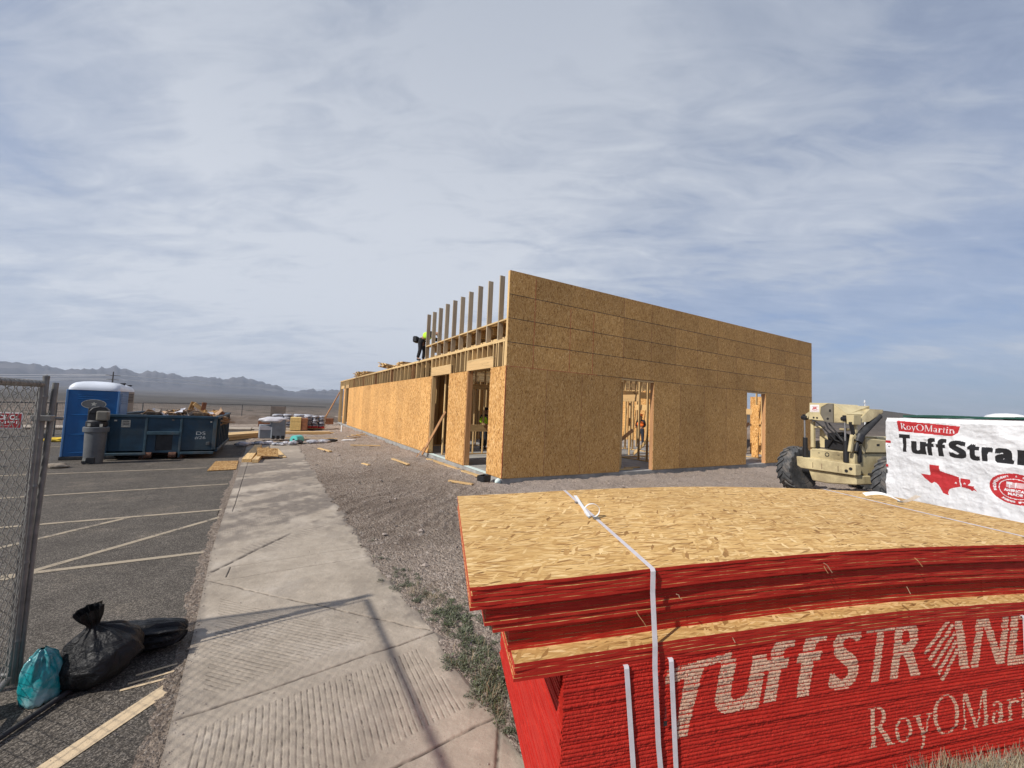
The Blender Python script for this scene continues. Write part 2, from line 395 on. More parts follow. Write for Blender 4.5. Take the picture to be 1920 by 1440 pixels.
# ------------------------------------------------------------------ terrain (one sheet out to the ridge)
def azel(u, v):
    w = CR@_ray(u, v); return math.degrees(math.atan2(w[1], w[0])), w[2]/math.hypot(w[0], w[1])
ridge_px = [(-260, 690), (-120, 684), (0, 678), (60, 680), (95, 686), (115, 692), (180, 690), (215, 687), (260, 698), (290, 695), (320, 701), (340, 705), (380, 704), (420, 712), (445, 706), (470, 709), (500, 718), (530, 727), (550, 732), (575, 730), (600, 730), (635, 731), (700, 738), (800, 748), (1000, 765), (1300, 779)]
rt = sorted([azel(u, v) for u, v in ridge_px])
hill_px = [(1380, 776), (1450, 768), (1520, 763), (1560, 764), (1587, 765), (1640, 771), (1692, 777), (1760, 784), (1850, 794), (1960, 803)]
ht = sorted([azel(u, v) for u, v in hill_px])
ra = np.array([p[0] for p in rt]); re_ = np.array([p[1] for p in rt]); ha = np.array([p[0] for p in ht]); he = np.array([p[1] for p in ht])
az = np.concatenate([np.arange(-10, 122, .2), np.arange(122, 350.1, 4.)]); NR = 420
rad = np.exp(np.linspace(math.log(.6), math.log(6600), NR))
A, Rr = np.meshgrid(az, rad, indexing='ij')
X = Rr*np.cos(np.radians(A)); Yy = Rr*np.sin(np.radians(A))
el = np.interp(A, ra, re_, left=.055, right=.062); el = np.where(A > 112, .06+.01*np.sin(A/9.), el); el = np.where(A < 40, -.002, el)
def sst(x, a, b):
    k = np.clip((x-a)/(b-a), 0, 1); return k*k*(3-2*k)
r0 = 5000.
z = -.06+.0*Rr
z = z+sst(Rr, 25, 120)*fbm(X/22., Yy/22., 4, 3)*.5
z = z+sst(Rr, 200, 900)*fbm(X/140., Yy/140., 4, 5)*2.0-sst(Rr, 45, 300)*1.6
plain = sst(Rr, 900, 4200)*30*np.clip(el/.03, 0, 1)
top = np.maximum(0, EYE+r0*el+10*fbm(A*1.1, A*0+.5, 3, 9)+26*fbm(A*3.3, A*0+.5, 4, 19, .6)-30)
spur = np.abs(fbm(X/520., Yy/520., 6, 11))
mount = top*np.power(sst(Rr, 3300, r0), 1.15)*(1-sst(Rr, r0, 6800)*.6)*(1-1.5*spur*(1-sst(Rr, 4700, r0)))
z = z+plain+np.maximum(mount, 0)+sst(Rr, 3400, 4200)*fbm(X/90., Yy/90., 5, 21)*18*np.clip(el/.03, 0, 1)*(1-sst(Rr, 4700, 5000))
he_ = np.interp(A, ha, he, left=-.02, right=-.02)
z = z+np.maximum(0, (EYE+1.7+240*he_))*np.exp(-((Rr-240)/70)**2)*(1+.10*fbm(X/9., Yy/9., 4, 31))
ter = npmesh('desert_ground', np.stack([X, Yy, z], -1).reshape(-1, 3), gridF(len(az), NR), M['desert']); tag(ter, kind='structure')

# ------------------------------------------------------------------ parking lot, lines
def sheet(name, poly, zz, m, parent=None):
    me = bpy.data.meshes.new(name); me.from_pydata([(x, y, zz) for x, y in poly], [], [tuple(range(len(poly)))]); me.materials.append(m)
    return link(bpy.data.objects.new(name, me), parent)
walkL = [(-.30, .2), (-.377, 2.82), (-.431, 4.33), (-.528, 6.26), (-.618, 11.28), (-.695, 15.6), (-.78, 20.6)]
walkR = [(1.44, .2), (1.40, 2.5), (1.38, 3.5), (1.27, 5.0), (1.20, 7.0), (1.16, 11.), (1.10, 20.6)]
def wl(y): return np.interp(y, [p[1] for p in walkL], [p[0] for p in walkL])
def wr(y): return np.interp(y, [p[1] for p in walkR], [p[0] for p in walkR])
lotp = [(-60, -6), (-.42, -6)]+[(x-.085+.02*math.sin(y*3.1)*math.sin(y*1.3), y) for x, y in [(np.interp(q_, [p_[1] for p_ in walkL], [p_[0] for p_ in walkL]), q_) for q_ in np.arange(.2, 20.7, .15)]]+[(-.9, 29.3), (-60, 25)]
tag(sheet('parking_lot', lotp, -.02, M['asphalt']), kind='structure')
def band(a, b, w, z=-.016, m='line', name='parking_line'):
    a = np.array(a[:2]); b = np.array(b[:2]); d = (b-a)/np.linalg.norm(b-a); n = np.array([-d[1], d[0]])*w/2
    o = sheet(name, [tuple(a-n), tuple(b-n), tuple(b+n), tuple(a+n)], z, M[m]); return tag(o, kind='structure')
g2 = lambda u, v: G(u, v, 0.)[:2]
ext = lambda a, b, k: (np.array(a)+(np.array(a)-np.array(b))*k)
for (a, b, w, m, k) in [((80, 1440), (318, 1283), .11, 'line2', .6), ((62, 1071), (398, 1031), .085, 'line', 1.6), ((60, 1068), (418, 966), .085, 'line', .1),
                      ((62, 1010), (246, 967), .085, 'line', .35), ((75, 981), (424, 953), .09, 'line', 1.6), ((75, 928), (428, 906), .085, 'line', 1.6),
                      ((75, 888), (388, 876), .09, 'line', 2.0), ((90, 838), (118, 836), .09, 'line', 8.)]:
    A_, B_ = g2(*a), g2(*b); band(ext(A_, B_, k), B_, w, -.016+.0008*k, m)
for (a, b) in [((255, 1262), (333, 1240)), ((240, 1278), (333, 1252)), ((225, 1290), (334, 1262))]:
    band(g2(*a), g2(*b), .022, -.0155, 'line2')
# pale kerb beyond the lot
kb = MB(); kb.b2((-40, 29.6, -.03), (-1.0, 31.2, .07)); kb.b2((-1.0, 30.2, -.03), (1.2, 31.4, .05)); tag(kb.build('kerb', M['walk'], bevel=.03), kind='structure')

# ------------------------------------------------------------------ concrete walk (grooved panels cut into it)
ys = np.concatenate([np.arange(.8, 1.9, .02), np.arange(1.9, 5.0, .005), np.arange(5.0, 7., .01), np.arange(7., 20.6, .04)]); xs = np.linspace(0, 1, 370)
YY, TT = np.meshgrid(ys, xs, indexing='ij')
edgeR = wr(YY)+fbm(YY*2.2, YY*0, 5, 41)*.10
XX = wl(YY)*(1-TT)+edgeR*TT
def inpoly(x, y, poly):
    ins = np.zeros(x.shape, bool); n = len(poly)
    for i in range(n):
        x0, y0 = poly[i]; x1, y1 = poly[(i+1) % n]
        c_ = ((y0 > y) != (y1 > y)) & (x < (x1-x0)*(y-y0)/(y1-y0+1e-12)+x0); ins ^= c_
    return ins
def segd(x, y, a, b):
    a = np.array(a); b = np.array(b); d = b-a; L2 = d@d
    t_ = np.clip(((x-a[0])*d[0]+(y-a[1])*d[1])/L2, 0, 1); return np.hypot(x-a[0]-t_*d[0], y-a[1]-t_*d[1])
H = fbm(XX*3, YY*3, 4, 51)*.006+fbm(XX*40, YY*40, 3, 55)*.0016
grime = np.zeros_like(XX); mud = np.zeros_like(XX); dust = np.zeros_like(XX)
P1 = [(-.26, 3.02), (.94, 3.18), (1.13, 3.22), (1.21, 2.46), (1.02, 2.44), (.52, 2.36), (-.1, 2.26), (-.27, 2.24)]
P2 = [(-.30, 4.85), (.05, 4.46), (.86, 3.53), (.23, 3.42), (-.18, 3.33), (-.26, 3.37)]
wob = fbm(XX*3, YY*3, 3, 61)*.007; rag = fbm(XX*22, YY*22, 3, 64)
def groove(ph, msk):
    global H, grime
    g_ = np.clip(np.cos(ph), 0, 1)**7*msk*(.75+.6*rag); H = H-.006*g_; grime = np.maximum(grime, g_*np.clip(.55+.9*rag, .2, .95))
groove(2*PI*(XX+wob-.03*(YY-2.7))/.0355, inpoly(XX, YY, P1))
groove(2*PI*((XX*.70+YY*.72)+wob)/.0355, inpoly(XX, YY, P2))
P0 = [(-.24, 1.95), (.5, 2.08), (.9, 2.12), (1.2, 1.6), (1.2, .9), (-.2, .9)]
groove(2*PI*((XX*.75-YY*.66)+wob)/.036, inpoly(XX, YY, P0))
jit = fbm(XX*4, YY*4, 4, 71)*.018
for a, b, w in [((-.4, 3.155), (1.4, 3.385), .008), ((-.47, 5.36), (1.4, 3.32), .009), ((-.44, 5.62), (.36, 6.75), .022), ((-.3, 5.68), (1.3, 5.78), .005), ((-.28, 5.68), (-.30, 5.38), .006),
                ((-.4, 5.3), (1.3, 5.385), .005), ((-.36, 2.14), (1.42, 2.31), .008), ((1.12, 1.9), (1.37, 2.3), .012), ((-.6, 8.3), (1.2, 8.72), .008), ((-.62, 9.9), (1.2, 10.1), .006), ((-.64, 11.9), (1.2, 12.2), .006), ((-.7, 14.2), (1.2, 14.4), .008), ((-.45, 8.4), (-.55, 20), .006)]:
    d_ = segd(XX+jit*.5, YY+jit, a, b); k_ = np.exp(-(d_/w)**2); H = H-.011*k_; grime = np.maximum(grime, k_*np.clip(.85+rag*1.2, .25, 1.))
# mud tracked across by tyres
def track(a, b, wdt, amp, lug=0.):
    global mud, H, dust
    d_ = segd(XX+jit*4, YY+jit*4, a, b); k_ = np.exp(-(d_/wdt)**4)*amp*(.7+.6*fbm(XX*6, YY*6, 4, 81))
    if lug:
        a = np.array(a); b = np.array(b); dd = (b-a)/np.linalg.norm(b-a); s_ = (XX-a[0])*dd[0]+(YY-a[1])*dd[1]
        k_ = k_*(.35+.65*(np.sin(2*PI*s_/lug+XX*9) > 0)); H = H+.008*k_
    mud = np.maximum(mud, np.clip(k_, 0, 1))
track((-.3, 7.2), (1.5, 9.0), .26, .75, .075); track((-.4, 8.6), (1.5, 10.4), .30, .65, .09); track((-.1, 6.2), (1.4, 7.4), .16, .55, .08)
track((-.5, 11.), (1.2, 13.0), .5, .6); track((-.5, 13.5), (1.1, 16.5), .45, .5); track((.2, 9.6), (1.3, 12.), .35, .6)
ma_ = XX*.62-YY*.78; mb_ = XX*.78+YY*.62
strk = fbm(ma_*2.6+.5*fbm(XX, YY, 3, 92), mb_*.55, 5, 91)+.55*fbm(XX*7, YY*5, 4, 93)
mud = np.maximum(mud*1.1, sst(YY, 5.6, 7.4)*sst(strk+.10*sst(YY, 7, 9), -.30, .42)*(1-sst(YY, 13.5, 17)*.6))
mud = np.maximum(mud, .28*sst(fbm(XX*3.1, YY*3.1, 5, 94), .15, .45))
mud = np.maximum(mud, np.clip(1-(edgeR-XX)/.16+fbm(XX*9, YY*9, 4, 95)*1.2, 0, 1)*.8)
mud = np.maximum(mud, np.clip(1-(XX-wl(YY))/.05+fbm(XX*9, YY*9, 4, 96), 0, 1)*.5)
dust = np.clip(fbm(XX*1.6, YY*1.1, 5, 101)*2.2, 0, 1)*sst(YY, 6.5, 8)+sst(YY, 15, 17)*.6
ZZ = .015+H-.02*np.clip(1-(edgeR-XX)/.05, 0, 1)
wk = npmesh('sidewalk', np.stack([XX, YY, ZZ], -1).reshape(-1, 3), gridF(*XX.shape), M['walk'])
def setwear(o, r, g, b):
    ca = o.data.color_attributes.new('wear', 'FLOAT_COLOR', 'POINT'); n = len(o.data.vertices)
    ca.data.foreach_set('color', np.stack([r.ravel(), g.ravel(), b.ravel(), np.ones(n)], 1).astype(np.float32).ravel())
setwear(wk, np.clip(grime, 0, 1), np.clip(mud, 0, 1), np.clip(dust, 0, 1)); tag(wk, kind='structure')

# ------------------------------------------------------------------ gravel yard
def yard_h(x, y):
    r = np.hypot(x, y)
    near = np.clip((x-1.4)/2.2, 0, 1)
    h = .01+.05*sst(np.minimum(x, 5.2), 1.6, 5.)
    h = h+fbm(x*1.1, y*1.1, 4, 111)*.04*(.3+near)+fbm(x*3.6+.4*y, y*4.6, 5, 115)*.075*(.45+.55*near)-.03*np.abs(fbm(x*8, y*8, 3, 117))*near+fbm(x*20, y*20, 3, 118)*.018
    # churned tyre ruts
    q = x*.55-y*.83+fbm(x*.7, y*.7, 3, 121)*.5
    rut = np.sin(2*PI*q/.42)*.5+np.sin(2*PI*q/.17+x*3)*.5
    zone = sst(y, 4.6, 6.2)*(1-sst(y, 11., 14.))*(1-sst(x, 4.2, 5.0))
    return h*(1-.35*zone)+rut*.034*zone, zone
azy = np.arange(-22, 100, .26); ry = np.exp(np.linspace(math.log(1.25), math.log(60), 640))
Ay, Ry = np.meshgrid(azy, ry, indexing='ij'); Xy = Ry*np.cos(np.radians(Ay)); Yq = Ry*np.sin(np.radians(Ay))
Zy, zone = yard_h(Xy, Yq)
inb = (Xy > 5.05) & (Yq > 9.0) & (Xy < 21.7) & (Yq < 39.2)
Zy = np.where(inb, -.1, Zy); Zy = Zy-.09*sst(Ry, 40, 58)
keep = (Xy > np.where(Yq < 20.7, wr(np.clip(Yq, .2, 20.6))-.10, np.where(Yq < 30, -.95, -9)))
F = gridF(*Xy.shape); kv = keep.ravel(); F = F[kv[F].all(1)]
yd = npmesh('gravel_yard', np.stack([Xy, Yq, Zy], -1).reshape(-1, 3), F, M['yard'])
dark = np.clip(zone*(.75+.9*fbm(Xy*.8, Yq*.8, 4, 131)), 0, 1)*(1-.6*sst(Xy, 3, 4.6)); q_ = Xy*.55-Yq*.83+fbm(Xy*.7, Yq*.7, 3, 121)*.5; dark = dark*(.55+.45*(np.sin(2*PI*q_/.42+2.5) > -.2)); pale = np.clip(sst(Xy, 3.6, 5.5)*.7+fbm(Xy*.6, Yq*.6, 4, 135)*.8, 0, 1)*(1-dark)
try: setwear(yd, dark*0, dark, pale)
except Exception as e: print('wear', e)
tag(yd, kind='structure')
# loose stones (nobody could count them)
def stones(name, pts, sz, m, lab=None):
    oc = np.array([(1, 0, 0), (-1, 0, 0), (0, 1, 0), (0, -1, 0), (0, 0, 1), (0, 0, -1), (.6, .6, .5), (-.6, .5, -.4), (.5, -.6, .4)][:6], float)
    tri = np.array([(0, 2, 4), (2, 1, 4), (1, 3, 4), (3, 0, 4), (2, 0, 5), (1, 2, 5), (3, 1, 5), (0, 3, 5)])
    n = len(pts); V = oc[None]*(rng.uniform(.6, 1.25, (n, 6, 3)))*np.array([1, 1, .6])
    a = rng.uniform(0, 2*PI, n); c_, s_ = np.cos(a)[:, None], np.sin(a)[:, None]
    x = V[..., 0]*c_-V[..., 1]*s_; y = V[..., 0]*s_+V[..., 1]*c_
    V = np.stack([x, y, V[..., 2]], -1)*sz[:, None, None]+pts[:, None]
    Fx = (tri[None]+6*np.arange(n)[:, None, None]).reshape(-1, 3)
    o = npmesh(name, V.reshape(-1, 3), Fx, m, smooth=False); tag(o, lab, kind='stuff'); return o
n = 15000; a_ = np.radians(rng.uniform(0, 92, n)); r_ = 1.6*np.exp(rng.uniform(0, 2.6, n)); px, py = r_*np.cos(a_), r_*np.sin(a_)
k = (px > wr(np.clip(py, .2, 20.6))+.05) & ~((px > 5.1) & (py > 9.0)); px, py = px[k], py[k]
sz = np.clip(rng.lognormal(-5.15, .6, len(px)), .003, .04)*(1+.06*np.hypot(px, py))
stones('gravel_stones', np.stack([px, py, yard_h(px, py)[0]+sz*.2], 1), sz, M['stone'])
n = 2600; py = 1.2+rng.exponential(3.2, n); e_ = rng.random(n); px = np.where(e_ < .75, wl(py)-.03+rng.normal(0, .035, n), np.where(e_ < .85, wl(py)+rng.random(n)*(wr(py)-wl(py)), wl(py)-rng.exponential(.5, n)))
sz = np.clip(rng.lognormal(-5.6, .45, n), .002, .011); pz = np.where(px > wl(py), .018, -.016)
vy = np.arange(.2, 20.6, .03); vt = np.linspace(0, 1, 14); VY, VT = np.meshgrid(vy, vt, indexing='ij')
VX = wl(VY)+.01-(.13+.07*fbm(VY*1.7, VY*0, 4, 301))*VT; VZ = .006-.028*VT**.8+fbm(VX*14, VY*14, 4, 305)*.010
vg = npmesh('gravel_verge', np.stack([VX, VY, VZ], -1).reshape(-1, 3), gridF(*VX.shape), M['yard']); setwear(vg, VX*0, .55+VX*0, VX*0); tag(vg, kind='structure')
stones('walk_edge_grit', np.stack([px, py, pz+sz*.2], 1), sz, M['stone'])

# ------------------------------------------------------------------ timber-framed building under construction
BX, BY, BX2, BY2 = 5.16, 9.094, 21.57, 39.2
OFF = (BX, BY, 0.)
bld = empty('building', OFF)
tag(bld, 'long unfinished timber-framed building sheathed in strand board on a concrete slab', 'building')
def bp(name, mb, m, **kw): return mb.build(name, M[m] if isinstance(m, str) else m, bld, off=OFF, **kw)
def part(name, a, b, m, bev=0.): return bp(name, MB().b2(a, b), m, bevel=bev)
s_ = MB(); s_.b2((BX+.012, BY+.012, -.3), (BX2-.012, BY2-.012, .15)); bp('foundation_slab', s_, 'conc_slab', bevel=.008)
SB, ST = .165, 3.062   # lower sheathing bottom / top
g = .0035
SH = .012
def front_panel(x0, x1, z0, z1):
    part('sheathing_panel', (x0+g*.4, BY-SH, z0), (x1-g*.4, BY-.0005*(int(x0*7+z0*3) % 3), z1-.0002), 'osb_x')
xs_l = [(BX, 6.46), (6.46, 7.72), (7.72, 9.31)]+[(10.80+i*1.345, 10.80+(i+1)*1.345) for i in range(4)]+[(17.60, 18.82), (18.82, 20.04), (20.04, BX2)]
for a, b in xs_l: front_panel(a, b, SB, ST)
rows = [ST, 3.695, 4.33, 4.965, 5.60]
sx = [BX, 5.985, 7.225, 8.10, 9.353, 10.626, 11.845, 13.06, 14.28, 15.5, 16.72, 17.94, 19.16, 20.38, BX2]
for r_ in range(4):
    for i in range(len(sx)-1):
        if r_ % 2 == 0: front_panel(sx[i], sx[i+1], rows[r_], rows[r_+1])
        else: front_panel(sx[i], sx[i+1], rows[r_], rows[r_+1])
# red chalked seams near the corner
for x in (5.985, 7.225, 8.10): part('seam_line', (x-.007, BY-SH-.0012, ST), (x+.007, BY-SH-.0002, 5.5 if x < 6 else 4.9), 'rededge')
part('seam_line', (BX, BY-SH-.0012, ST-.006), (8.3, BY-SH-.0002, ST+.006), 'rededge')
part('joint_line', (8.3, BY-SH-.0012, ST-.005), (BX2, BY-SH-.0002, ST+.005), 'blacksteel')
for z_ in rows[1:4]: part('joint_line', (BX, BY-SH-.0012, z_-.007), (BX2, BY-SH-.0002, z_+.006), 'blacksteel')
for x in sx[4:-1]: part('joint_line', (x-.006, BY-SH-.0011, ST+.01), (x+.006, BY-SH-.0003, 5.59), 'brownpack')
for x in (6.46, 7.72, 12.145, 13.49, 14.835, 18.82, 20.04): part('joint_line', (x-.006, BY-SH-.0011, SB), (x+.006, BY-SH-.0003, ST-.01), 'brownpack')
# long wall sheathing, bays and openings
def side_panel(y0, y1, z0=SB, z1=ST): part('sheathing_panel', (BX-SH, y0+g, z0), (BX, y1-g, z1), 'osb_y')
side_panel(BY-.010, 9.95); side_panel(11.5, 12.99)
yy = 14.78
while yy < 34.1: side_panel(yy, min(yy+1.22, 34.15)); yy += 1.22
side_panel(35.9, 36.6)
part('corner_edge', (BX-SH-.002, BY-SH-.002, SB), (BX+.004, BY-SH+.006, ST), 'rededge')
part('corner_post', (BX, BY+.003, ST+.01), (BX+.14, BY+.09, 5.60), 'lumber', .003)
# studs: long wall band + rest of wall
XS0, XS1 = BX+.003, BX+.143
def stud(x0, x1, y0, y1, z0, z1, m='lumber', nm='stud'): part(nm, (x0, y0, z0), (x1, y1, z1), m)
y = 14.90; k = 0
while y < 34.1:
    stud(XS0, XS1, y, y+.04, .19, 3.72, 'lumber' if k % 6 != 4 else 'lumberred')
    if k % 7 == 3: stud(XS0, XS1, y+.045, y+.085, .19, 3.72)
    y += .61+(.03 if k % 3 == 0 else 0); k += 1
for y in (9.19, 9.27, 9.90-.06, 9.97-.06, 11.56, 11.64, 11.95, 12.35, 12.75, 12.84, 14.7, 34.2, 35.85, 36.62, 38.4, 39.1):
    stud(XS0, XS1, y, y+.04, .19, 3.72 if y not in (9.90-.06, 9.97-.06, 11.56, 11.64, 11.95, 12.35, 12.75, 12.84, 14.7) else 3.065)
# plates and headers
def platey(z0, z1, y0, y1, nm='top_plate', x0=XS0-.003, x1=XS1+.003, m='lumbery'): part(nm, (x0, y0, z0), (x1, y1, z1), m)
yb = BY+.095
for a, b in [(yb, 16.9), (16.9, 24.), (24., 32.), (32., BY2)]:
    platey(3.722, 3.760, a+.002, b); platey(3.762, 3.80, a+.002, b)
for a, b in [(yb, 9.84), (11.56, 12.99), (14.78, 34.15)]: platey(.152, .188, a, b, 'sole_plate', m='lumbery')
def header(y0, y1, h=.28):
    part('header', (XS0-.004, y0, 3.068), (XS0+.05, y1, 3.068+h), 'lvl', .002); part('header', (XS1-.05, y0, 3.068), (XS1, y1, 3.068+h), 'lvl')
    platey(3.068+h+.002, 3.068+h+.04, y0, y1, 'header_plate')
    n = max(2, int((y1-y0)/.33))
    for i in range(n+1):
        yy = y0+.02+i*(y1-y0-.08)/n; part('cripple_stud', (XS0, yy, 3.068+h+.042), (XS1, yy+.04, 3.72), 'lumber')
header(9.82, 11.6); header(12.9, 14.86); header(34.26, 35.84, .22); header(36.68, 38.36, .22)
stud(XS0, XS1, 9.55, 9.59, 3.08, 3.72); stud(XS0, XS1, 9.66, 9.70, 3.08, 3.72)
for y in (11.75, 12.1, 12.45): stud(XS0, XS1, y, y+.04, 3.08, 3.72)
# jambs (seen facing the camera at the far side of every opening)
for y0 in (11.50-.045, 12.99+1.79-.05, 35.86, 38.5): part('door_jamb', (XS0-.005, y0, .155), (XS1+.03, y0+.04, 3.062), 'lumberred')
# parapet studs and their rail
yst = [9.64, 10.33, 11.0, 11.68, 12.33, 13.0, 13.70, 14.38, 15.06, 15.72]
for y in yst: part('parapet_stud', (XS0+.01, y, 3.802), (XS1+.02, y+.042, 5.63+.02*math.sin(y*7)), 'shadewood', .002)
for i in range(len(yst)):
    a = (yb if i == 0 else yst[i-1]+.044); part('parapet_blocking', (XS0+.012, a, 4.30), (XS1+.018, yst[i]-.002, 4.338), 'lumbery')
# gable framing behind the sheathing
for x in np.arange(5.75, 21.5, .61):
    if 9.26 < x < 10.84 or 16.13 < x < 17.64: z0 = 3.34
    else: z0 = .19
    part('gable_stud', (x, BY+.003, z0), (x+.04, BY+.143, 5.555), 'lumber')
part('top_plate', (BX+.145, BY+.003, 5.557), (BX2, BY+.146, 5.598), 'lumberx')
part('top_plate', (BX+.145, BY+.003, 3.0), (BX2, BY+.14, 3.045), 'lumberx')
for x0, x1 in ((9.31, 10.80), (16.18, 17.60)):
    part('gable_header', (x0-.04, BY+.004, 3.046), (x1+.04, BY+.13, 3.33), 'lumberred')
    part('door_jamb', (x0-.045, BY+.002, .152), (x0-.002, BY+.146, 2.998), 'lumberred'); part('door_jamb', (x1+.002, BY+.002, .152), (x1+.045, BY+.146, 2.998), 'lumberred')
for x0, x1 in ((BX+.15, 9.26), (10.85, 16.13), (17.65, BX2)): part('sole_plate', (x0, BY+.002, .152), (x1, BY+.142, .188), 'lumberx')
# roof joists with a partly laid deck behind the parapet
y = 9.5; k = 0
while y < 34.5:
    part('roof_joist', (XS1+.01, y, 3.50), (13.2, y+.045, 3.72), 'lumberx'); part('roof_joist', (13.21, y+.05, 3.50), (BX2-.16, y+.095, 3.72), 'lumberx') if y > 10.5 else None; y += .82; k += 1
yd_ = 9.3
while yd_ < 33.6:
    for x0 in (BX+.155,): part('roof_deck_sheet', (x0+.003, yd_+.003, 3.723), (min(x0+2.44, 12.6), min(yd_+1.215, 34.), 3.741), 'osb_dull')
    yd_ += 1.22
for k, yq in enumerate(np.arange(9.6, 15.9, .40)):
    part('roof_rafter', (XS1+.12, yq, 4.09), (9.4, yq+.045, 4.30), 'lumberx')
for k in range(5): part('roof_deck_sheet', (XS1+.06, 9.3+k*1.3+.003, 4.305), (8.6, 9.3+(k+1)*1.3, 4.323), 'osb_dull')
part('roof_beam', (XS1+.10, yb+.1, 3.82), (XS1+.19, 15.8, 3.93), 'lumbery')
for y in np.arange(9.9, 15.8, .9): part('roof_beam', (7.2, y, 3.745), (7.3, y+.1, 4.08), 'lumber')

# interior stud partitions
def wallx(y, x0, x1, zt=3.0, step=.41, gap=None, hdr=None):
    part('partition_plate', (x0, y, .152), (x1, y+.09, .188), 'lumberx'); part('partition_plate', (x0, y, zt), (x1, y+.09, zt+.04), 'lumberx')
    for x in np.arange(x0, x1, step):
        if gap and gap[0] < x < gap[1]: continue
        part('partition_stud', (x, y, .19), (x+.04, y+.09, zt-.002), 'lumber')
    if gap: part('partition_header', (gap[0]-.05, y-.004, hdr or 2.15), (gap[1]+.05, y+.094, (hdr or 2.15)+.27), 'lvl')
def wally(x, y0, y1, zt=3.0, step=.41, gap=None, hz=2.15):
    part('partition_plate', (x, y0, .152), (x+.09, y1, .188), 'lumbery'); part('partition_plate', (x, y0, zt), (x+.09, y1, zt+.04), 'lumbery')
    for y in np.arange(y0, y1, step):
        if gap and gap[0] < y < gap[1]: continue
        part('partition_stud', (x, y, .19), (x+.09, y+.04, zt-.002), 'lumber')
    if gap: part('partition_header', (x-.004, gap[0]-.05, hz), (x+.094, gap[1]+.05, hz+.27), 'lvl')
wallx(14.2, 5.5, 12.2, zt=3.4, gap=(7.9, 9.0)); wallx(17.4, 5.5, 15.4, zt=3.45, step=.41); wallx(20.5, 5.5, 19.0, zt=3.45, step=.41); wallx(26., 6, 21., zt=3.45, step=.5)
wallx(12.0, 10.9, 17.4, zt=3.45, step=.41, gap=(12.1, 14.1), hdr=2.62)
for x in np.arange(12.2, 14.1, .33): part('partition_stud', (x, 12.0, 2.895), (x+.04, 12.09, 3.448), 'lumber')
for x in np.arange(12.35, 14.0, .62): part('partition_stud', (x, 12.7, .152), (x+.04, 12.79, 3.48), 'lumber')
for x in np.arange(9.6, 20.4, .66): part('partition_stud', (x, 15.6+.4*math.sin(x*3), .152), (x+.09, 15.64+.4*math.sin(x*3), 3.48), 'lumber')
part('interior_panel', (8.6, 23.0, .2), (21.2, 23.02, 3.45), 'osb_dull'); part('interior_panel', (5.6, 17.5, .2), (7.4, 17.512, 3.4), 'osb_dull'); part('interior_panel', (9.2, 20.6, .2), (12.0, 20.612, 3.4), 'osb_dull')
wally(12.4, 9.5, 19.8, zt=3.35, gap=(11.2, 12.6), hz=2.45); wally(8.4, 10.6, 14.1, step=.6); wally(15.6, 9.4, 16, zt=3.1, step=.5, gap=(12.9, 14.2)); wally(19.4, 9.6, 15, zt=3.45, step=.41, gap=(10.6, 11.4))
part('partition_panel', (19.37, 10.3, .19), (19.385, 10.62, 2.6), 'osb_y'); part('partition_panel', (19.37, 11.42, .19), (19.385, 11.75, 2.6), 'osb_y')
# window ledger seen through the nearest opening
part('window_sill_beam', (6.3, 13.9, 1.04), (8.2, 13.95, 1.30), 'lumberx'); part('window_sill_beam', (5.6, 14.12, 2.65), (8.4, 14.17, 2.85), 'lumberx')
# far gable and far long wall
for y_ in (BY2-.15,):
    part('top_plate', (BX+.15, y_, 3.722), (BX2-.15, y_+.14, 3.80), 'lumberx')
    part('far_gable_panel', (BX+.6, y_+.142, SB), (BX2-.2, y_+.154, 3.72), 'osb_x')
part('top_plate', (BX2-.15, BY+.15, 3.722), (BX2-.01, BY2, 3.80), 'lumbery')
for y in np.arange(9.6, 39, .82): part('far_wall_stud', (BX2-.15, y, .152), (BX2-.01, y+.04, 3.72), 'lumber')
for y0, y1 in ((9.25, 11.9), (12.9, 20), (20, 28), (28, 39)): part('far_wall_panel', (BX2-.009, y0, SB), (BX2+.003, y1-.004, 3.1 if y0 < 12 else 3.75), 'osb_y')
# diagonal bracing
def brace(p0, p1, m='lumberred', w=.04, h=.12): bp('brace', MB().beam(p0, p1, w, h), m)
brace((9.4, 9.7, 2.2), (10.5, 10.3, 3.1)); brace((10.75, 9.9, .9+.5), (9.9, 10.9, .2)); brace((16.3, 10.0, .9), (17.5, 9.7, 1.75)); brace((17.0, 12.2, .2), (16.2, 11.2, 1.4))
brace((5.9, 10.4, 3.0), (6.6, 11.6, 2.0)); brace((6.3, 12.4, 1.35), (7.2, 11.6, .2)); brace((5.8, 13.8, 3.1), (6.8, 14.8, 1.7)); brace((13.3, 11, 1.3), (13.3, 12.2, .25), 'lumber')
part('temporary_post', (9.95, 9.72, .152), (10.05, 9.86, 3.0), 'lumber'); part('temporary_post', (16.98, 9.9, .152), (17.1, 10.02, 3.3), 'lumber')
part('slab_board', (9.45, 9.35, .153), (10.2, 9.44, .19), 'lumberx'); part('slab_board', (10.1, 9.55, .153), (10.75, 9.66, .19), 'lumberx')
# lighter sill foam strip in the two door openings
part('sill_strip', (BX-.004, 9.96, .152), (BX+.15, 11.44, .163), 'foam'); part('sill_strip', (BX-.004, 13.0, .152), (BX+.15, 14.72, .163), 'foam')

